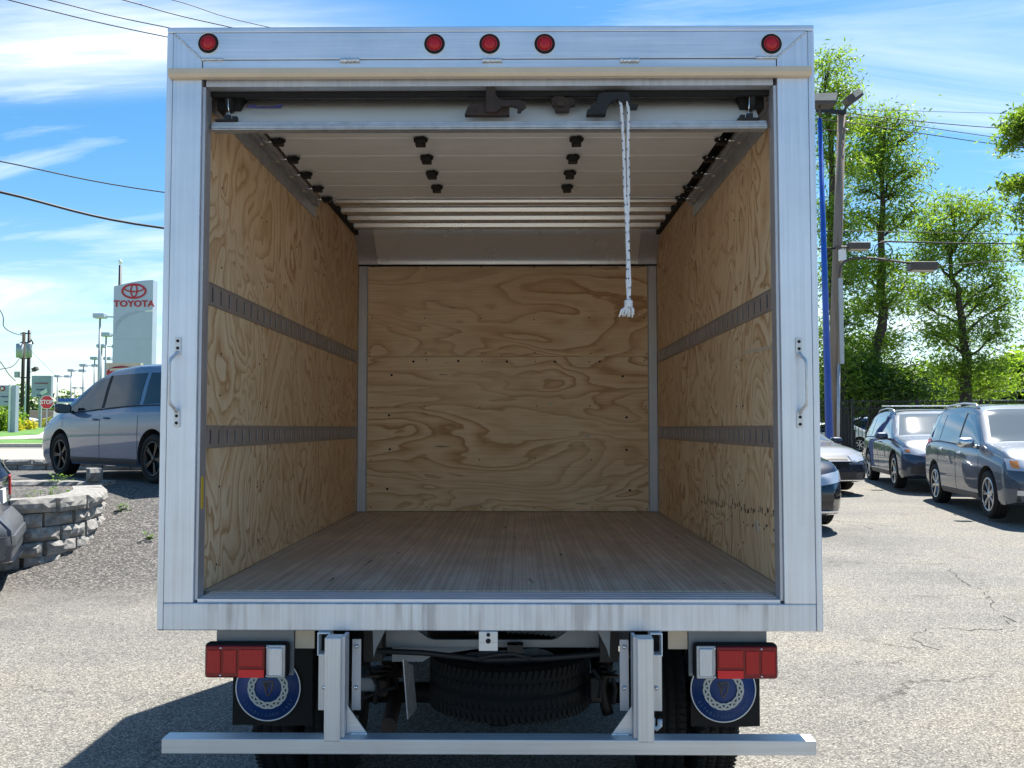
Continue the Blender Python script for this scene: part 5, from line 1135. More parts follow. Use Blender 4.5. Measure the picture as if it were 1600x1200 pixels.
def stone(x, y, z, ang, L, Hh, D, parent, name='stone_block', key=0):
    k = (round(L, 2), Hh, D, key)
    if k not in variants:
        o = stone_mesh(L, Hh, D, len(variants) * 13 + 5).build(name, M['stone'], parent, bevel=.0025, org=(0, 0, 0)); variants[k] = o
    else: o = part_copy(variants[k], (0, 0, 0), parent); 
    o.name = name; o.location = Vector((x, y, z)) - ORG.get(parent.name, Vector()); o.rotation_euler = (random.uniform(-.02, .02), random.uniform(-.012, .012), ang)
    return o
Hc = .148
for course in range(6):
    z = .925 - (course + 1) * Hc + (0 if course else .0); cap = course == 0
    Lb = .44 if cap else .40; P = resample([Vector((x, y, 0)) for x, y in wp], 400); tot = sum((b - a).length for a, b in zip(P, P[1:])); step = tot / 400
    s_ = (course % 2) * Lb * .5 + .02; k = 0
    while s_ + Lb < tot:
        a = P[int(s_ / step)]; b = P[min(400, int((s_ + Lb) / step))]; mid = (a + b) / 2; d = b - a; ang = math.atan2(d.y, d.x)
        if z + Hc > H(mid.x + .1, mid.y - .1) - .02:
            nrm = Vector((-math.sin(ang), math.cos(ang), 0))
            off = .10 + .015 * course * -1
            q = mid + nrm * (off + random.uniform(-.012, .012)); stone(q.x, q.y, z, ang, d.length - .008 - (.01 if not cap else 0), Hc - .006, .34 if cap else .26, wall, key=(k * 7 + course * 3) % 5)
        s_ += Lb; k += 1
stone(-5.78, 12.35, .93, .5, .20, .17, .18, wall)
# back edge of the planter
P2 = [(-9.2, 12.2), (-7.4, 12.45), (-6.2, 12.55), (-5.6, 12.45)]; P = resample([Vector((x, y, 0)) for x, y in P2], 8)
for i in range(8):
    a, b = P[i], P[i + 1]; mid = (a + b) / 2; d = b - a
    for zz_ in (.775, .627): stone(mid.x, mid.y, zz_, math.atan2(d.y, d.x), d.length - .01, Hc - .006, .30, wall, key=i % 3)
for (x, y, z, a) in ((-5.9, 9.75, .62, .1), (-6.4, 9.7, .62, .05), (-5.75, 10.9, .60, -.3), (-6.2, 11.2, .60, .2)): stone(x, y, z, a, .42, Hc, .26, wall, key=1)
mb = MB(); mb.add([(x, y, .66) for x, y in [(-8.2, 8.95), (-5.9, 9.15), (-5.1, 9.5), (-4.95, 10.1), (-5.1, 11.2), (-5.6, 12.4), (-9.2, 12.3)]], [list(range(7))]); struct(mb.build('planter_soil', M['soil'], recalc=False))
# low brick edging in front of the van's wheel
edg = thing('brick_edging', 'low double course of grey bricks edging the lot left of the minivan wheel', 'brick edging', (-10, 16.6, .85)); ORG[edg.name] = Vector((-10, 16.6, .85))
for c_ in range(2):
    for i in range(17):
        x = -13.6 + i * .52 + (c_ % 2) * .26; stone(x, 16.7 + random.uniform(-.01, .01), .84 + c_ * .115, 0, .50, .11, .22, edg, 'brick', key=i % 4)
# stone kerb by the dark car
kb = MB(); Pk = [gp(-60, 900), gp(-20, 892), gp(20, 883), gp(52, 875), gp(64, 872)]
for r_ in (0,): kb.tube([(x, y, H(x, y) + .01) for x, y in Pk], [.07, .075, .075, .07, .03], 10)
kbo = kb.build('kerb_stone', M['concrete']); struct(kbo)
# weeds
def weed(x, y, z, label, n=26, r=.16, mat='leaf_weed', seed=0):
    rnd = random.Random(seed); t = thing('weed_plant', label, 'weed', (x, y, z)); ORG[t.name] = Vector((x, y, z)); mb = MB(); st = MB()
    for k in range(n):
        a = rnd.uniform(0, 2 * math.pi); rr = r * rnd.random() ** .5; hgt = rnd.uniform(.03, .8) * r * 1.2
        tip = Vector((x + rr * math.cos(a), y + rr * math.sin(a), z + hgt)); st.tube([(x + rr * .2 * math.cos(a), y + rr * .2 * math.sin(a), z - .01), tip], .003, 4)
        for j in range(4):
            b_ = rnd.uniform(0, 6.28); d = Vector((math.cos(b_), math.sin(b_), rnd.uniform(-.2, .6))) * rnd.uniform(.03, .06); s2 = Vector((-d.y, d.x, 0)) * .35
            mb.add([tip, tip + d * .5 + s2, tip + d, tip + d * .5 - s2], [(0, 1, 2, 3)])
    mb.build('leaves', M[mat], t, recalc=False); st.build('stems', M[mat], t)
for k, (px, py, lb, n_, r_) in enumerate(((70, 862, 'spreading pale green weed at the foot of the stone wall by the kerb', 60, .26), (92, 838, 'upright bright green weed growing against the wall face', 26, .16), (46, 868, 'weed in the dirt between the dark car and the wall', 24, .14),
        (191, 862, 'tiny weed sprouting from the pavement left of the truck', 10, .08), (232, 880, 'small flat weed sprouting beside the truck post', 8, .07))):
    x, y = gp(px, py); weed(x, y, H(x, y), lb, n_, r_, seed=k)

# ------------------------------------------------------------------ signs and poles on the left
def G(x, y): return .87 + (.013 * max(0, y - 34) if y > 34 else 0)
def plane_pts(Y):
    def f(px, py): p = at(px, py, Y); return (p.x, p.z)
    return f
# tall pylon sign
Yp = 50.0; f = plane_pts(Yp); ps = thing('pylon_sign', 'tall silver dealership pylon sign with red oval emblem and TOYOTA lettering', 'pylon sign', (at(208, 600, Yp).x, Yp, G(0, Yp))); ORG[ps.name] = Vector(ps.location)
x0, zt0 = f(178, 447); x1, zt1 = f(239.5, 438)
top = [(f(178 + 61.5 * t, 447.5 - 10 * math.sin(t * math.pi / 2))) for t in [i / 10 for i in range(11)]]
MB().prism([(x0, .9)] + top + [(x1, .9)], Yp, Yp + .6).build('sign_panel', M['signpale'], ps)
sw = [f(180, 522), f(183, 510), f(191, 500), f(203, 493), f(218, 488), f(226, 487.5), f(226, 486), f(214, 486), f(199, 489), f(188, 495), f(181, 505)]
MB().prism(sw, Yp - .012, Yp - .001).build('swoosh', M['signgrey'], ps); MB().prism([f(227, 487), f(239, 486.5), f(239, 484), f(227, 485.5)], Yp - .013, Yp - .001).build('swoosh_tip', M['signwhite'], ps)
def ell_ring(mb, cx, cz, a, b, w, y, n=48, th=.03):
    vs = []
    for i in range(n):
        t = 2 * math.pi * i / n; vs += [(cx + a * math.cos(t), y - th, cz + b * math.sin(t)), (cx + (a - w) * math.cos(t), y - th, cz + (b - w) * math.sin(t))]
    mb.add(vs, [(2 * i, 2 * ((i + 1) % n), 2 * ((i + 1) % n) + 1, 2 * i + 1) for i in range(n)])
for py_ in (530, 620): q_ = f(200, py_); MB().box(x0 + .02, x1 - .02, Yp - .004, Yp + .001, q_[1] - .012, q_[1] + .012).build('panel_joint', M['signgrey'], ps)
cx, cz = f(209.5, 455); u = Yp / F_PX; mb = MB()
ell_ring(mb, cx, cz, 20 * u, 12.3 * u, 3.2 * u, Yp); ell_ring(mb, cx, cz + 4.6 * u, 16.5 * u, 6.6 * u, 2.4 * u, Yp, th=.032); ell_ring(mb, cx, cz + 1.0 * u, 6 * u, 11 * u, 2.3 * u, Yp, th=.034)
mb.build('emblem', M['signred'], ps)
mb = MB(); tx, tz = f(209.5, 475); text_into(mb, 'TOYOTA', lambda a, b, c: (tx + a, Yp - .02 - c, tz + b), 13.8 * u, .02, bold=.012, font_scale_x=1.13)
mb.build('lettering', M['signred'], ps)
# small tan sign with red oval
Ys = 38.0; f = plane_pts(Ys); ts = thing('shop_sign', 'tan board with a red oval badge showing above the minivan roof', 'sign', (f(193, 600)[0], Ys, .92)); ORG[ts.name] = Vector(ts.location)
MB().prism([f(165.5, 596), f(165.5, 567), f(220, 567), f(220, 596)], Ys, Ys + .25).build('sign_board', M['signtan'], ts)
mb = MB(); cx, cz = f(190, 583); mb.lathe([(.0001, 0), (12 * Ys / F_PX, 0), (12 * Ys / F_PX, .02)], (0, 0, 0), 'y', 40); mb.v = [(cx + v[0] * 1.95, Ys - .03 + v[1], cz + v[2] * .92) for v in mb.v]; ov = mb.build('oval_badge', M['signred'], ts)
mb = MB(); text_into(mb, 'SUZUKI' if False else 'CYCLE', lambda a, b, c: (cx + a, Ys - .035 - c, cz + b), 8 * Ys / F_PX, .004) if False else mb.prism([f(172, 580), f(172, 576), f(206, 574), f(206, 577)], Ys - .04, Ys - .031); mb.build('badge_band', M['signtan'], ov)
for px in (170, 215): a = f(px, 596); MB().box(a[0] - .06, a[0] + .06, Ys + .06, Ys + .18, .85, a[1]).build('sign_post', M['steelpole'], ts)
# grey board sign with lines of lettering
def board_sign(px0, px1, py0, py1, Y, label, bars, posts, zg):
    f = plane_pts(Y); a = f(px0, py0); b = f(px1, py1); t = thing('board_sign', label, 'sign', ((a[0] + b[0]) / 2, Y, zg)); ORG[t.name] = Vector(t.location)
    MB().box(a[0], b[0], Y, Y + .4, b[1], a[1]).build('sign_panel', M['signgrey'], t, bevel=.02)
    for (x0, x1, y0, y1, m) in bars: p, q = f(x0, y0), f(x1, y1); MB().box(p[0], q[0], Y - .03, Y - .001, q[1], p[1]).build('sign_stripe', M[m], t)
    for px in posts: p = f(px, 0); MB().box(p[0] - .12, p[0] + .12, Y + .1, Y + .3, zg - .2, b[1]).build('sign_post', M['steelpole'], t)
    return t, f
t, f = board_sign(49.5, 79.5, 587, 620.5, 88, 'grey roadside board sign on posts behind the stop sign', [(52, 76, 589, 590, 'signpale')], (53, 77), 1.5)
mb = MB(); c0 = f(64, 599); text_into(mb, 'CHEVROLET' if False else 'VOLKSWAGEN', lambda a, b, c: (c0[0] + a, 87.96 - c, c0[1] + b), .20, .01); mb.build('lettering', M['signred'], t)
mb = MB(); c1 = f(63, 608.5); text_into(mb, 'Chrysler', lambda a, b, c: (c1[0] + a, 87.96 - c, c1[1] + b), .22, .01); mb.build('lettering', M['emblem_blue'], t)
mb = MB(); c2 = f(62, 617.5); text_into(mb, 'Jeep', lambda a, b, c: (c2[0] + a, 87.96 - c, c2[1] + b), .26, .01); mb.build('lettering', M['emblem_blue'], t)
mb = MB(); mb.prism([f(63, 613), f(74, 606.5), f(75, 613), f(66, 618)], 87.9, 87.95); mb.build('pale_flash', M['signwhite'], t)
t, f = board_sign(-12, 24, 602, 634, 60, 'wide silver board sign at the picture edge with a round badge', [(0, 18, 613, 614, 'signpale'), (1, 16, 619, 620.5, 'emblem_blue'), (7, 18, 627, 628.5, 'plastic'), (2, 16, 623, 624, 'signpale')], (), 1.2)
mb = MB(); c0 = f(4, 607); mb.lathe([(.0001, 0), (.17, 0), (.17, .03)], (c0[0], 59.96, c0[1]), 'y', 24); bd = mb.build('round_badge', M['signred'], t); MB().lathe([(.0001, 0), (.10, 0), (.10, .01)], (c0[0], 59.945, c0[1]), 'y', 24).build('badge_centre', M['signwhite'], bd)
a = f(18, 602); b = f(26, 668); MB().box(a[0], a[0] + .11, 59.7, 59.98, 1.0, a[1] + .04).build('sign_pillar', M['signwhite'], t); MB().box(a[0] + .12, b[0], 59.8, 60.2, 1.0, a[1]).build('sign_pillar', M['signgrey'], t)
# stop sign
Yt = 48.0; f = plane_pts(Yt); c0 = f(73, 628.5); st_ = thing('stop_sign', 'red octagonal STOP sign with white rim and letters on a thin post', 'stop sign', (c0[0], Yt, G(0, Yt))); ORG[st_.name] = Vector(st_.location)
R8 = .385
def octo(r): return [(c0[0] + r * math.cos(math.radians(22.5 + 45 * k)), c0[1] + r * math.sin(math.radians(22.5 + 45 * k))) for k in range(8)]
pl_ = MB().prism(octo(R8), Yt, Yt + .01).build('sign_plate', M['signwhite'], st_); MB().prism(octo(R8 * .92), Yt - .004, Yt - .001).build('red_field', M['stopred'], pl_)
mb = MB(); text_into(mb, 'STOP', lambda a, b, c: (c0[0] + a, Yt - .008 - c, c0[1] + b), .31, .003, bold=.008, font_scale_x=.88); mb.build('lettering', M['signwhite'], st_)
MB().box(c0[0] - .025, c0[0] + .025, Yt + .011, Yt + .05, .9, c0[1] + .3).build('post', M['steelpole'], st_)
p = f(81, 648); MB().box(p[0] - .12, p[0] + .12, Yt + .4, Yt + .43, p[1] - .18, p[1] + .2).build('small_plate', M['signwhite'], st_)
# blue banded sign
Yb_ = 92.0; f = plane_pts(Yb_); t = thing('banded_sign', 'blue and white banded sign left of the minivan mirror', 'sign', (f(103, 640)[0], Yb_, 1.6)); ORG[t.name] = Vector(t.location)
for k, (y0, y1, m) in enumerate(((622, 628, 'signblue'), (628, 632.5, 'signwhite'), (632.5, 639, 'signblue'))): p, q = f(90.5, y0), f(116, y1); MB().box(p[0], q[0], Yb_, Yb_ + .4, q[1] + .004, p[1]).build('sign_band', M[m], t)
p = f(91, 640); MB().box(p[0] - .1, p[0] + .12, Yb_ + .1, Yb_ + .3, 1.4, p[1]).build('sign_post', M['signwhite'], t)
# parking-lot light poles receding
def lot_light(px, py, Y, label, base=None):
    p = at(px, py, Y); z0 = G(0, Y) - .05; t = thing('lot_light', label, 'light pole', (p.x, Y, z0), 0, 'parking-lot light poles left of the pylon sign'); ORG[t.name] = Vector(t.location)
    hgt = p.z
    MB().tube([(p.x, Y, z0), (p.x, Y, hgt - .1)], [.10, .065], 8).build('pole', M['steelpole'], t)
    for s_ in (-.0, 1.15):
        mb = MB(); mb.obox((p.x + s_, Y + s_ * .4, hgt + .02), (.72, .60, .28)); mb.build('lamp_head', M['signpale'], t, bevel=.03); 
        mb = MB(); mb.obox((p.x + s_, Y + s_ * .4, hgt - .135), (.62, .50, .02)); mb.build('lamp_glass', M['lampglass'], t)
    MB().beam((p.x, Y, hgt - .02), (p.x + 1.1, Y + .42, hgt - .02), .08, .08).build('arm', M['steelpole'], t)
for px, py, Y, lb in ((156.5, 494, 58, 'tallest twin-headed lot light just left of the pylon sign'), (166, 523, 68, 'second tallest lot light tucked against the pylon sign'), (159, 541, 79, 'third lot light, half hidden behind the tallest pole'),
        (148, 560, 92, 'lot light between the tallest pole and the shrinking row'), (130.5, 571, 102, 'lot light above the minivan windscreen'), (111.5, 579, 112, 'lot light above the minivan mirror'), (90, 588, 124, 'shortest lot light of the row, beside the grey board sign'), (117, 606, 170, 'tiny farthest lot light low over the blue sign')): lot_light(px, py, Y, lb)
# dark mast behind the pylon sign
p = at(188, 410, 62); t = thing('antenna_mast', 'thin dark mast rising behind the pylon sign top', 'mast', (p.x, 62, 1)); ORG[t.name] = Vector(t.location)
MB().tube([(p.x, 62, 1), (p.x, 62, p.z - .2)], [.16, .10], 8).build('pole', M['iron'], t); MB().lathe([(.0001, .2), (.14, .1), (.10, -.1), (.0001, -.15)], (p.x, 62, p.z), 'z', 10).build('tip', M['signwhite'], t)
# utility poles far left
def utility(px, ptop, Y, r, mat, label, extras):
    p = at(px, ptop, Y); t = thing('utility_pole', label, 'utility pole', (p.x, Y, 1.2)); ORG[t.name] = Vector(t.location)
    MB().tube([(p.x, Y, 1.0), (p.x, Y, p.z)], [r * 1.25, r], 10).build('pole', M[mat], t); f = plane_pts(Y); extras(t, f, Y, p); return p
def ex1(t, f, Y, p):
    for (px, py) in ((47, 548),):
        c = f(px, py); MB().lathe([(.0001, -.7), (.32, -.68), (.34, 0), (.34, .6), (.30, .7), (.0001, .72)], (c[0] + .05, Y - .4, c[1]), 'z', 18).build('transformer', M['steelpole'], t)
    c = f(52, 533); MB().tube([(p.x, Y, c[1] - .1), (c[0], Y - .3, c[1] + .1), (c[0] + .15, Y - .3, c[1] - .3)], .07, 6).build('insulator_arm', M['iron'], t)
    c = f(55, 577); mb = MB(); mb.obox((c[0] + .1, Y - .2, c[1]), (.45, .5, .30), Matrix.Rotation(-.5, 3, 'Y')); mb.beam((p.x, Y, c[1] - .3), (c[0], Y - .2, c[1] - .2), .05, .05); mb.build('flood_lamp', M['lampgrey'], t)
    MB().box(p.x - .12, p.x - .02, Y - .28, Y - .22, 1.2, f(0, 600)[1]).build('conduit', M['signwhite'], t)
def ex2(t, f, Y, p):
    c = f(36, 548); MB().lathe([(.0001, -.7), (.30, -.68), (.32, 0), (.32, .6), (.0001, .68)], (c[0] - .1, Y - .4, c[1]), 'z', 18).build('transformer', M['steelpole'], t)
    c = f(30, 585); MB().box(c[0] - .3, c[0] + .1, Y - .3, Y, c[1] - .3, c[1] + .25).build('junction_box', M['steelpole'], t)
    for py in (521, 535, 560, 590): c = f(38, py); MB().box(c[0] - .35, c[0] + .55, Y - .06, Y + .06, c[1] - .05, c[1] + .05).build('crossarm', M['iron'], t)
pA = utility(46, 516, 86, .15, 'iron', 'dark utility pole with transformer and floodlight, left side', ex1); pB = utility(37.5, 519, 84, .14, 'bark', 'brown utility pole with crossarms just left of the dark one', ex2)

# ------------------------------------------------------------------ poles, lamps and wires on the right
Yq = 28.0; f = plane_pts(Yq)
pt, pbm = at(1315, 178, Yq), at(1299, 712, Yq); wp_ = thing('utility_pole', 'leaning weathered wooden utility pole beside the blue pole', 'utility pole', (pbm.x, Yq, .45)); ORG[wp_.name] = Vector(wp_.location)
MB().tube([(pbm.x - .01, Yq, .3), tuple(pbm.lerp(pt, .5)), tuple(pt)], [.17, .15, .12], 14).build('pole', M['polewood'], wp_)
a, b = f(1309, 437), f(1303.5, 570); MB().box(a[0] - .06, a[0] + .06, Yq - .28, Yq - .18, f(0, 570)[1], a[1]).build('conduit_cover', M['steelpole'], wp_)
MB().tube([(b[0] + .06, Yq - .22, f(0, 571)[1]), (b[0] - .02, Yq - .22, .45)], .05, 8).build('conduit', M['steelpole'], wp_)
c = f(1312, 401); MB().box(c[0] - .10, c[0] + .09, Yq - .30, Yq - .16, c[1] - .17, c[1] + .17).build('white_box', M['signwhite'], wp_)
MB().beam((*[f(1318, 182)[0]], Yq - .14, f(0, 182)[1]), (f(1268, 184)[0], Yq - .5, f(0, 184)[1]), .09, .12).build('crossarm', M['iron'], wp_)
c = f(1331, 157); Rm = Matrix.Rotation(-.62, 3, 'Y'); mb = MB(); mb.obox((c[0] - .05, Yq - .2, c[1]), (.52, .40, .26), Rm); fl = mb.build('flood_lamp', M['lampgrey'], wp_, bevel=.02)
MB().obox(Vector((c[0] - .05, Yq - .2, c[1])) + Rm @ Vector((.12, -.205, .03)), (.26, .01, .17), Rm).build('lamp_glass', M['lampglass'], fl)
MB().tube([(f(1318, 170)[0], Yq - .1, f(0, 178)[1]), (c[0] - .15, Yq - .18, c[1] - .1)], .04, 8).build('lamp_bracket', M['lampgrey'], wp_)
mb = MB()
for py in (192, 205): q = f(1314 + (py - 178) * -.02, py); mb.lathe([(.0001, -.06), (.045, -.05), (.03, 0), (.045, .05), (.0001, .06)], (q[0] + .16, Yq - .12, q[1]), 'x', 10)
stuff(mb.build('insulators', M['steelpole'], wp_))
# street light arms
def cobra(pts, hx, hy, hw, hh, label):
    P = [at(x, y, Yq - .3) for x, y in pts]; t = thing('street_light', label, 'street light', P[0]); ORG[t.name] = Vector(t.location)
    MB().tube(resample(P, 24), .035, 8).build('arm', M['lampgrey'], t); c = at(hx, hy, Yq - .3); w, h = hw * Yq / F_PX, hh * Yq / F_PX
    MB().obox(c, (w, .36, h)).build('lamp_head', M['lampgrey'], t, bevel=.03); MB().obox(c - Vector((0, 0, h / 2 + .01)), (w * .82, .28, .03)).build('lamp_glass', M['lampglass'], t)
cobra([(1311, 432), (1313, 418), (1320, 408), (1334, 403), (1360, 403), (1390, 407), (1420, 411)], 1441, 416.5, 42, 13, 'box-headed street light on a long curved arm from the wooden pole')
cobra([(1304, 385), (1315, 386), (1324, 386)], 1341, 385, 33, 10.5, 'short-armed box street light above the long curved arm')
# blue pole with shoebox light
Yz = 24.0; f2 = plane_pts(Yz); a, b = f2(1281, 186), f2(1297.5, 716); t = thing('blue_pole', 'bright blue steel light pole behind the truck corner', 'light pole', (b[0], Yz, .48)); ORG[t.name] = Vector(t.location)
MB().tube([(b[0], Yz, .4), (a[0], Yz, a[1])], [.105, .055], 14).build('pole', M['bluepaint'], t)
MB().tube([(a[0], Yz, a[1] - .02), (f2(1280, 165)[0], Yz, f2(0, 160)[1])], .03, 8).build('lamp_stem', M['lampgrey'], t)
c = f2(1288, 158); Rm = Matrix.Rotation(-.06, 3, 'Y'); mb = MB(); mb.prism([(c[0] - .36, c[1] - .14), (c[0] + .24, c[1] - .14), (c[0] + .30, c[1] + .17), (c[0] - .36, c[1] + .14)], Yz - .2, Yz + .25); lh = mb.build('lamp_head', M['lampgrey'], t, bevel=.01)
mb = MB(); mb.prism([(c[0] - .34, c[1] - .05), (c[0] + .245, c[1] - .05), (c[0] + .285, c[1] + .155), (c[0] - .34, c[1] + .13)], Yz - .206, Yz - .201); mb.build('lamp_glass', M['lampglass'], lh)
# overhead cables
def cable(pts, r, label, group=None, mat='cable'):
    P = [at(x, y, Y) for x, y, Y in pts]; out_ = []; n = len(P)
    for i in range(n - 1):
        p0, p1, p2, p3 = P[max(0, i - 1)], P[i], P[i + 1], P[min(n - 1, i + 2)]
        for k in range(8):
            t_ = k / 8; out_.append(.5 * ((2 * p1) + (p2 - p0) * t_ + (2 * p0 - 5 * p1 + 4 * p2 - p3) * t_ ** 2 + (-p0 + 3 * p1 - 3 * p2 + p3) * t_ ** 3))
    out_.append(P[-1]); o = MB().tube(out_, r, 6).build('power_cable', M[mat]); thing(None, label, 'cable', ob=o, group=group); return o
g1 = 'overhead cables crossing the sky'
cable([(-300, 236, 17), (0, 300, 19), (253, 356, 21.5), (700, 398, 24.5), (1304, 388, 27.9)], .030, 'thick lowest black cable crossing the sky left of the truck', g1)
cable([(-300, 192, 18), (0, 252, 20), (253, 300, 22), (700, 350, 25), (1305, 361, 28)], .015, 'thin cable just above the thick one left of the truck', g1)
cable([(-200, -62, 17), (14, 0, 19), (262, 58, 21.5), (700, 140, 25), (1312, 205, 28)], .013, 'lower of the two cables meeting the truck top left corner', g1)
cable([(-200, -70, 17), (77, 0, 19), (262, 43, 21.5), (700, 125, 25), (1313, 190, 28)], .013, 'upper of the two cables meeting the truck top left corner', g1)
cable([(0, -48, 17), (193, 0, 19), (340, 38, 21.5), (700, 110, 25), (1317, 179, 28)], .013, 'cable dipping behind the top rim of the truck', g1)
cable([(50, -50, 18), (270, 0, 20), (400, 38, 22), (700, 95, 25), (1316, 176, 28.05)], .010, 'faint highest cable dipping behind the truck header', g1)
cable([(1318, 170, 28), (1400, 172.5, 29), (1565, 177, 31), (1700, 178, 33)], .008, 'faint highest cable running right from the wooden pole', g1)
cable([(1316, 176, 28), (1440, 190, 29), (1560, 200, 31), (1700, 207, 33)], .014, 'second cable running right from the wooden pole', g1)
cable([(1317, 181, 28), (1440, 198, 29), (1560, 215, 31), (1700, 232, 33)], .012, 'third cable running right from the wooden pole', g1)
cable([(1316, 190, 28), (1430, 207, 29), (1560, 226, 31), (1700, 244, 33)], .014, 'fourth cable running right, slanting lowest into the tree', g1)
cable([(1305, 361, 28), (1450, 363, 29), (1600, 366, 31), (1720, 367, 33)], .013, 'level cable crossing the two locust trees above the lamps', g1)
cable([(1375, 377, 28), (1480, 379.5, 29), (1600, 381, 31), (1720, 382, 33)], .026, 'thick pale level cable just above the long lamp arm', g1)
cable([(1462, 416, 27.9), (1500, 413, 28.4), (1540, 409, 29), (1600, 408, 31), (1720, 408, 33)], .016, 'cable rising right from the box street light', g1)
mb = MB(); c = at(1380, 391, Yq - .1); mb.tube([c + Vector((.27 * math.cos(a), .02 * math.sin(a * 2), .25 * math.sin(a))) for a in [i * 2 * math.pi / 28 for i in range(29)]], .016, 6); o = mb.build('cable_coil', M['cable']); thing(None, 'round coil of spare cable hanging under the level cables', 'cable coil', ob=o)
for k, (pts, lb) in enumerate((([(-40, 430, 60), (2, 488, 70), (6, 510, 72), (20, 520, 78), (36, 524, 84)], 'drooping dark cable at the left edge running to the brown utility pole'), ([(-40, 520, 60), (0, 565, 70), (14, 585, 76), (24, 595, 80)], 'sagging cable below the transformer at the left edge'),
        ([(-30, 582, 60), (0, 577, 66), (20, 572, 76), (32, 558, 84)], 'thin cable rising to the transformer at the left edge'), ([(36, 535, 84), (60, 560, 86), (90, 590, 92)], 'faint cable slanting down right from the utility poles'))):
    cable(pts, .035 if k < 3 else .012, lb, 'cables at the far left poles')

# ------------------------------------------------------------------ iron fence on the right
Yf = 34.0; t = thing('iron_fence', 'black iron picket fence behind the parked SUVs', 'fence', (16, Yf, .49)); ORG[t.name] = Vector(t.location)
zf = at(1400, 627, Yf).z; x0, x1 = -2.0, 30.0
for z in (zf - .02, zf - .28, .62): MB().box(x0, x1, Yf - .015, Yf + .015, z, z + .035).build('rail', M['iron'], t)
pk = MB(); x = x0
while x < x1: pk.box(x - .009, x + .009, Yf - .009, Yf + .009, .52, zf + .05); x += .125
stuff(pk.build('pickets', M['iron'], t))
x = x0
while x < x1: MB().box(x - .035, x + .035, Yf - .034, Yf + .034, .4, zf + .1).build('post', M['iron'], t); x += 2.4
MB().box(x0, x1, Yf - .12, Yf + .12, .3, .515).build('fence_kerb', M['concrete'], t)
Yg = 52.0; t = thing('rail_fence', 'farther grey rail fence seen over the roof of the SUVs', 'fence', (25, Yg, .5)); ORG[t.name] = Vector(t.location)
zg = at(1500, 611, Yg).z
for z in (zg - .03, zg - .55): MB().box(19, 50, Yg - .02, Yg + .02, z, z + .06).build('rail', M['steelpole'], t)
x = 19.0
while x < 50: MB().box(x - .04, x + .04, Yg - .04, Yg + .04, .4, zg + .05).build('post', M['iron'], t); x += 1.55

# ------------------------------------------------------------------ trees
def leaf_cloud(cs, n, L, W, droop, rng, clump=.42):
    """n leaf sprays spread through the ellipsoids cs=[(centre, radii)], gathered on twig tips"""
    vols = np.array([r[0] * r[1] * r[2] for _, r in cs]) ** .8; pr_ = vols / vols.sum(); V = []
    ntw = max(8, n // 14); tw = []
    idx = rng.choice(len(cs), ntw, p=pr_)
    for k in idx:
        c, r = cs[k]; d = rng.normal(size=3); d /= np.linalg.norm(d); tw.append(np.array(c) + d * np.array(r) * (rng.random() ** .45))
    tw = np.array(tw); own = rng.integers(0, ntw, n)
    cen = tw[own] + rng.normal(size=(n, 3)) * clump * np.array([1, 1, .55])
    d = rng.normal(size=(n, 3)); d[:, 2] = d[:, 2] * .5 - droop; d /= np.linalg.norm(d, axis=1)[:, None]
    s = rng.normal(size=(n, 3)); s = np.cross(d, s); s /= np.linalg.norm(s, axis=1)[:, None]
    l = L * rng.uniform(.6, 1.3, n)[:, None]; w = W * rng.uniform(.6, 1.3, n)[:, None]
    nn = np.cross(d, s)
    P = np.stack([cen - d * l / 2, cen + s * w / 2 + nn * w * .18, cen + d * l / 2 - np.array([0, 0, 1]) * l * .12, cen - s * w / 2 + nn * w * .18], 1)
    return P.reshape(-1, 3), tw
def leaf_object(P, name, mat, parent, base):
    n = len(P) // 4; me = bpy.data.meshes.new(name); me.vertices.add(len(P)); me.vertices.foreach_set('co', (P - np.array(base)).astype(np.float32).ravel())
    me.loops.add(4 * n); me.loops.foreach_set('vertex_index', np.arange(4 * n, dtype=np.int32)); me.polygons.add(n); me.polygons.foreach_set('loop_start', np.arange(0, 4 * n, 4, dtype=np.int32))
    me.update(calc_edges=True); me.materials.append(mat); o = bpy.data.objects.new(name, me); COL.objects.link(o); o.parent = parent; return o
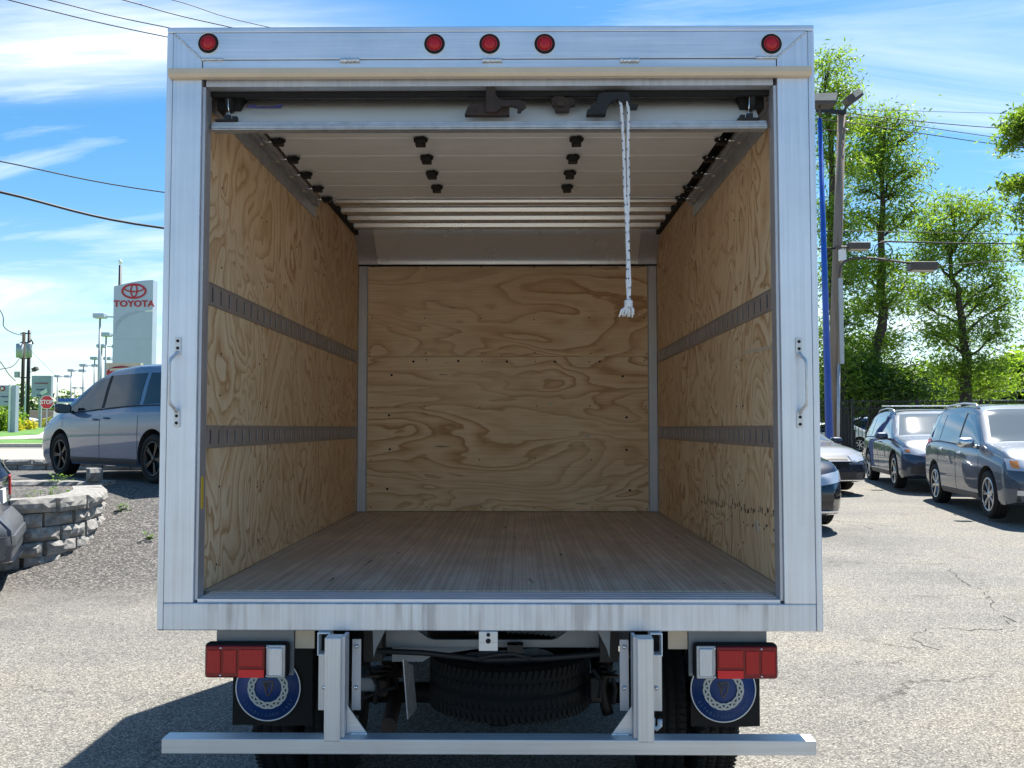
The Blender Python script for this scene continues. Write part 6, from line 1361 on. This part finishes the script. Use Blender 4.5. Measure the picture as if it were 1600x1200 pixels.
def tree(label, Y, trunk, blobs, n, mat='leaf_a', r0=.22, L=.25, W=.060, droop=.40, clump=.42, name='locust_tree', cat='tree', group=None, base_z=None, density=1.0, spread=1.18):
    """trunk: [(px,py)], blobs: [(px,py,radius_px, height_px)] measured in the photograph, standing at distance Y"""
    rng = np.random.default_rng(abs(hash(label)) % 1000 if False else sum(map(ord, label)))
    u = Y / F_PX; tp = [at(x, y, Y) for x, y in trunk]; zb = base_z if base_z is not None else .49
    tp[0].z = min(tp[0].z, zb); base = Vector((tp[0].x, Y, zb)); t = thing(name, label, cat, base, 0, group); ORG[t.name] = base.copy()
    mb = MB(); pts = resample(tp, 18); n_ = len(pts); pts = [p + Vector((rng.normal() * .04, rng.normal() * .08, 0)) if 0 < i < n_ - 1 else p for i, p in enumerate(pts)]
    mb.tube(pts, [r0 * (1 - .85 * i / (n_ - 1)) + .015 for i in range(n_)], 9)
    tr_ = mb.build('trunk', M['bark'], t)
    cs = []; 
    for (x, y, rx, rz) in blobs:
        c = at(x, y, Y); dy = rng.uniform(-1, 1) * .9 * rx * u * .8; c.y += dy; cs.append((tuple(c), (rx * u * spread, rx * u * .9 * spread, rz * u * spread)))
    P, tw = leaf_cloud(cs, int(n * density * 2.15), L, W, droop, rng, clump); leaf_object(P, 'crown', M[mat], t, base)
    # limbs from the trunk to each clump, then twigs
    lb = MB()
    for c, r in cs:
        c = Vector(c); zs_ = c.z - r[2] * .9 - (Vector((c.x, c.y)) - Vector((base.x, base.y))).length * .35
        st = min(pts[:-1], key=lambda p: abs(p.z - zs_)); mid = st.lerp(c, .5) + Vector((rng.normal() * .15, rng.normal() * .15, -.05 * (c - st).length + .2)); q = resample([st, mid, c], 8)
        lb.tube([p + Vector(rng.normal(size=3) * .03) for p in q], [.045 * r0 / .22 * (1 - .8 * i / 8) + .008 for i in range(9)], 6)
        near = sorted(tw.tolist(), key=lambda w: (Vector(w) - c).length)[:10]
        for w in near: w = Vector(w); m2 = c.lerp(w, .5) + Vector(rng.normal(size=3) * .08); lb.tube([q[5], m2, w], [.022, .014, .006], 4)
    lo = lb.build('limbs', M['bark'], t); stuff(lo)
    return t
tree('tallest feathery locust tree right behind the blue and wooden poles', 36, [(1318, 712), (1312, 600), (1302, 450), (1300, 300), (1296, 160)],
     [(1292, 200, 22, 22), (1300, 360, 20, 24), (1330, 440, 16, 20), (1292, 520, 20, 24), (1290, 112, 26, 20), (1312, 140, 24, 16), (1285, 160, 20, 16), (1325, 190, 16, 18), (1290, 240, 16, 20), (1322, 262, 22, 22), (1290, 330, 18, 24), (1318, 395, 18, 30), (1296, 440, 18, 30), (1322, 505, 18, 25), (1300, 560, 26, 30), (1328, 605, 22, 22)], 5200, r0=.30)
tree('tall narrow locust tree with sky showing through, centre of the right side', 38, [(1364, 712), (1366, 640), (1368, 570), (1378, 480), (1380, 330), (1378, 240), (1382, 200)],
     [(1372, 190, 22, 18), (1405, 192, 14, 14), (1345, 200, 22, 18), (1385, 222, 30, 18), (1415, 212, 10, 16), (1350, 240, 24, 18), (1372, 262, 34, 22), (1415, 262, 20, 22), (1338, 300, 18, 12), (1400, 300, 28, 16), (1430, 272, 14, 10), (1350, 340, 28, 14), (1425, 330, 16, 18), (1390, 350, 26, 18),
      (1335, 420, 22, 20), (1375, 420, 30, 22), (1420, 440, 22, 16), (1350, 480, 24, 20), (1385, 470, 26, 20), (1345, 540, 26, 22), (1385, 535, 28, 20), (1400, 580, 26, 16), (1350, 585, 34, 22)], 8200, r0=.27)
tree('rounded locust tree standing behind the nearer SUV', 40, [(1508, 700), (1508, 620), (1509, 540), (1500, 480), (1488, 430), (1482, 380)],
     [(1490, 325, 36, 18), (1530, 340, 28, 20), (1450, 350, 26, 20), (1480, 372, 44, 22), (1545, 385, 24, 24), (1450, 400, 30, 20), (1520, 410, 36, 22), (1560, 440, 24, 22), (1450, 470, 30, 22), (1490, 455, 30, 22), (1540, 470, 34, 24), (1575, 475, 14, 16), (1455, 520, 26, 20), (1500, 520, 36, 22), (1550, 520, 30, 22), (1475, 570, 28, 18), (1530, 575, 36, 22), (1510, 610, 40, 18), (1565, 600, 24, 16)], 9600, r0=.30)
tree('locust tree at the right edge of which only branch tips enter the picture', 26, [(1680, 700), (1672, 450), (1660, 280), (1650, 160)],
     [(1592, 200, 30, 24), (1575, 225, 18, 16), (1640, 180, 40, 34), (1590, 285, 22, 18), (1640, 280, 34, 24), (1604, 320, 10, 14), (1640, 380, 36, 30), (1598, 345, 8, 14)], 5200, L=.22, W=.06, r0=.22, clump=.22, spread=.9, density=.8)
tree('leafy dark tree mass low behind the iron fence by the wooden pole', 37, [(1330, 712), (1330, 640)], [(1310, 600, 30, 26), (1345, 604, 34, 28), (1385, 606, 34, 24), (1300, 645, 22, 22), (1420, 610, 30, 20), (1330, 570, 26, 20)], 5200, mat='leaf_b', r0=.25, name='low_tree', droop=.1)
for k, (px, lb) in enumerate(((1318, 'thick dark tree trunk just right of the wooden pole'), (1362, 'dark tree trunk left of the farther SUV'))): pass
# background trees beyond the fences
rs = random.Random(21)
bgd = [(1300, 600, 60), (1345, 600, 66), (1390, 596, 58), (1425, 592, 70), (1462, 590, 62), (1500, 598, 56), (1545, 590, 66), (1585, 575, 54), (1620, 560, 60), (1660, 570, 64)]
for k, (px, py, Y) in enumerate(bgd):
    lb = 'round green tree beyond the fences, %s' % ('directly behind the wooden pole', 'left of the farther SUV roof', 'above the farther SUV crossbars', 'in the gap between the locust trunks', 'just left of the rounded locust trunk', 'behind the rounded locust trunk', 'right of the rounded locust trunk', 'under the sky gap near the right edge', 'taller one cut by the right edge', 'outermost one past the right edge')[k]
    tree(lb, Y, [(px, 690), (px + 2, 630), (px, py + 10)], [(px, py + 10, 26, 24), (px - 18, py + 22, 22, 20), (px + 20, py + 20, 22, 22), (px, py + 40, 34, 22), (px + 10, py + 62, 34, 20), (px - 14, py + 66, 30, 20)], 2600, mat='leaf_a' if k % 3 else 'leaf_b', L=.55, W=.26, droop=.05, clump=.6, r0=.2, name='broadleaf_tree', group='row of trees beyond the fences')
# undergrowth below that row, thick enough to hide the horizon
P, tw = leaf_cloud([((x, 72 + 3 * math.sin(x), 2.0), (3.6, 3.0, 2.0 + .5 * math.sin(x * 1.7))) for x in np.arange(10, 85, 3.2)], 16000, .6, .30, .0, np.random.default_rng(4), .5)
ug = leaf_object(P, 'undergrowth', M['leaf_b'], None, (0, 0, 0)); stuff(ug); ug['label'] = 'dense green undergrowth along the far side of the lot'; ug['category'] = 'undergrowth'
# far-off wooded ridge on the left and right
rng = np.random.default_rng(8); cs = [((x, 230 + 20 * math.sin(x * .05), 1.6 + 2.6 + 2.2 * abs(math.sin(x * .031)) + 1.6 * abs(math.sin(x * .11))), (9, 8, 5.5)) for x in np.arange(-190, 260, 6.5)]
P, tw = leaf_cloud(cs, 48000, 1.5, .9, .0, rng, 1.2); wd = leaf_object(P, 'distant_woods', M['leaf_b'], None, (0, 0, 0)); stuff(wd); wd['label'] = 'far wooded ridge along the horizon'; wd['category'] = 'woods'
# bushes and low building on the left
def bush(px, py, Y, w, h, mat, label, zb):
    p = at(px, py, Y); t = thing('shrub', label, 'shrub', (p.x, Y, zb), 0, 'shrubs beyond the lawn'); ORG[t.name] = Vector(t.location); rng = np.random.default_rng(int(px * 7 + 100))
    P, tw = leaf_cloud([((p.x, Y, zb + h * .45), (w / 2, w / 2, h * .55))], 1300, .28, .16, 0, rng, .22); leaf_object(P, 'foliage', M[mat], t, t.location)
    mb = MB()
    for w_ in tw[:12]: mb.tube([(p.x, Y, zb - .1), tuple(w_)], [.05, .01], 5)
    stuff(mb.build('stems', M['bark'], t))
bush(3, 645, 70, 3.6, 2.3, 'leaf_weed', 'green shrub at the left edge beyond the lawn', 1.35); bush(12, 658, 66, 2.0, .9, 'leaf_y', 'yellow shrub in front of the green one at the left edge', 1.3); bush(33, 662, 72, 2.2, 1.1, 'leaf_y', 'yellow shrub at the foot of the utility poles', 1.35); bush(-8, 658, 64, 3, 1.8, 'leaf_a', 'shrub half outside the left picture edge', 1.25)
a, b = at(40, 641, 150), at(112, 662, 150); t = thing('low_building', 'long low tan building beyond the lawn on the left', 'building', ((a.x + b.x) / 2, 150, 1)); ORG[t.name] = Vector(t.location)
MB().box(a.x, b.x, 150, 160, 1, a.z - .3).build('wall', M['building'], t); MB().box(a.x - .4, b.x + .4, 149.6, 160.4, a.z - .29, a.z).build('roof', M['signtan'], t)
for i in range(6): x = a.x + .6 + i * 1.25; MB().box(x, x + .7, 149.93, 149.99, 1.9, 2.7).build('window', M['glass'], t)
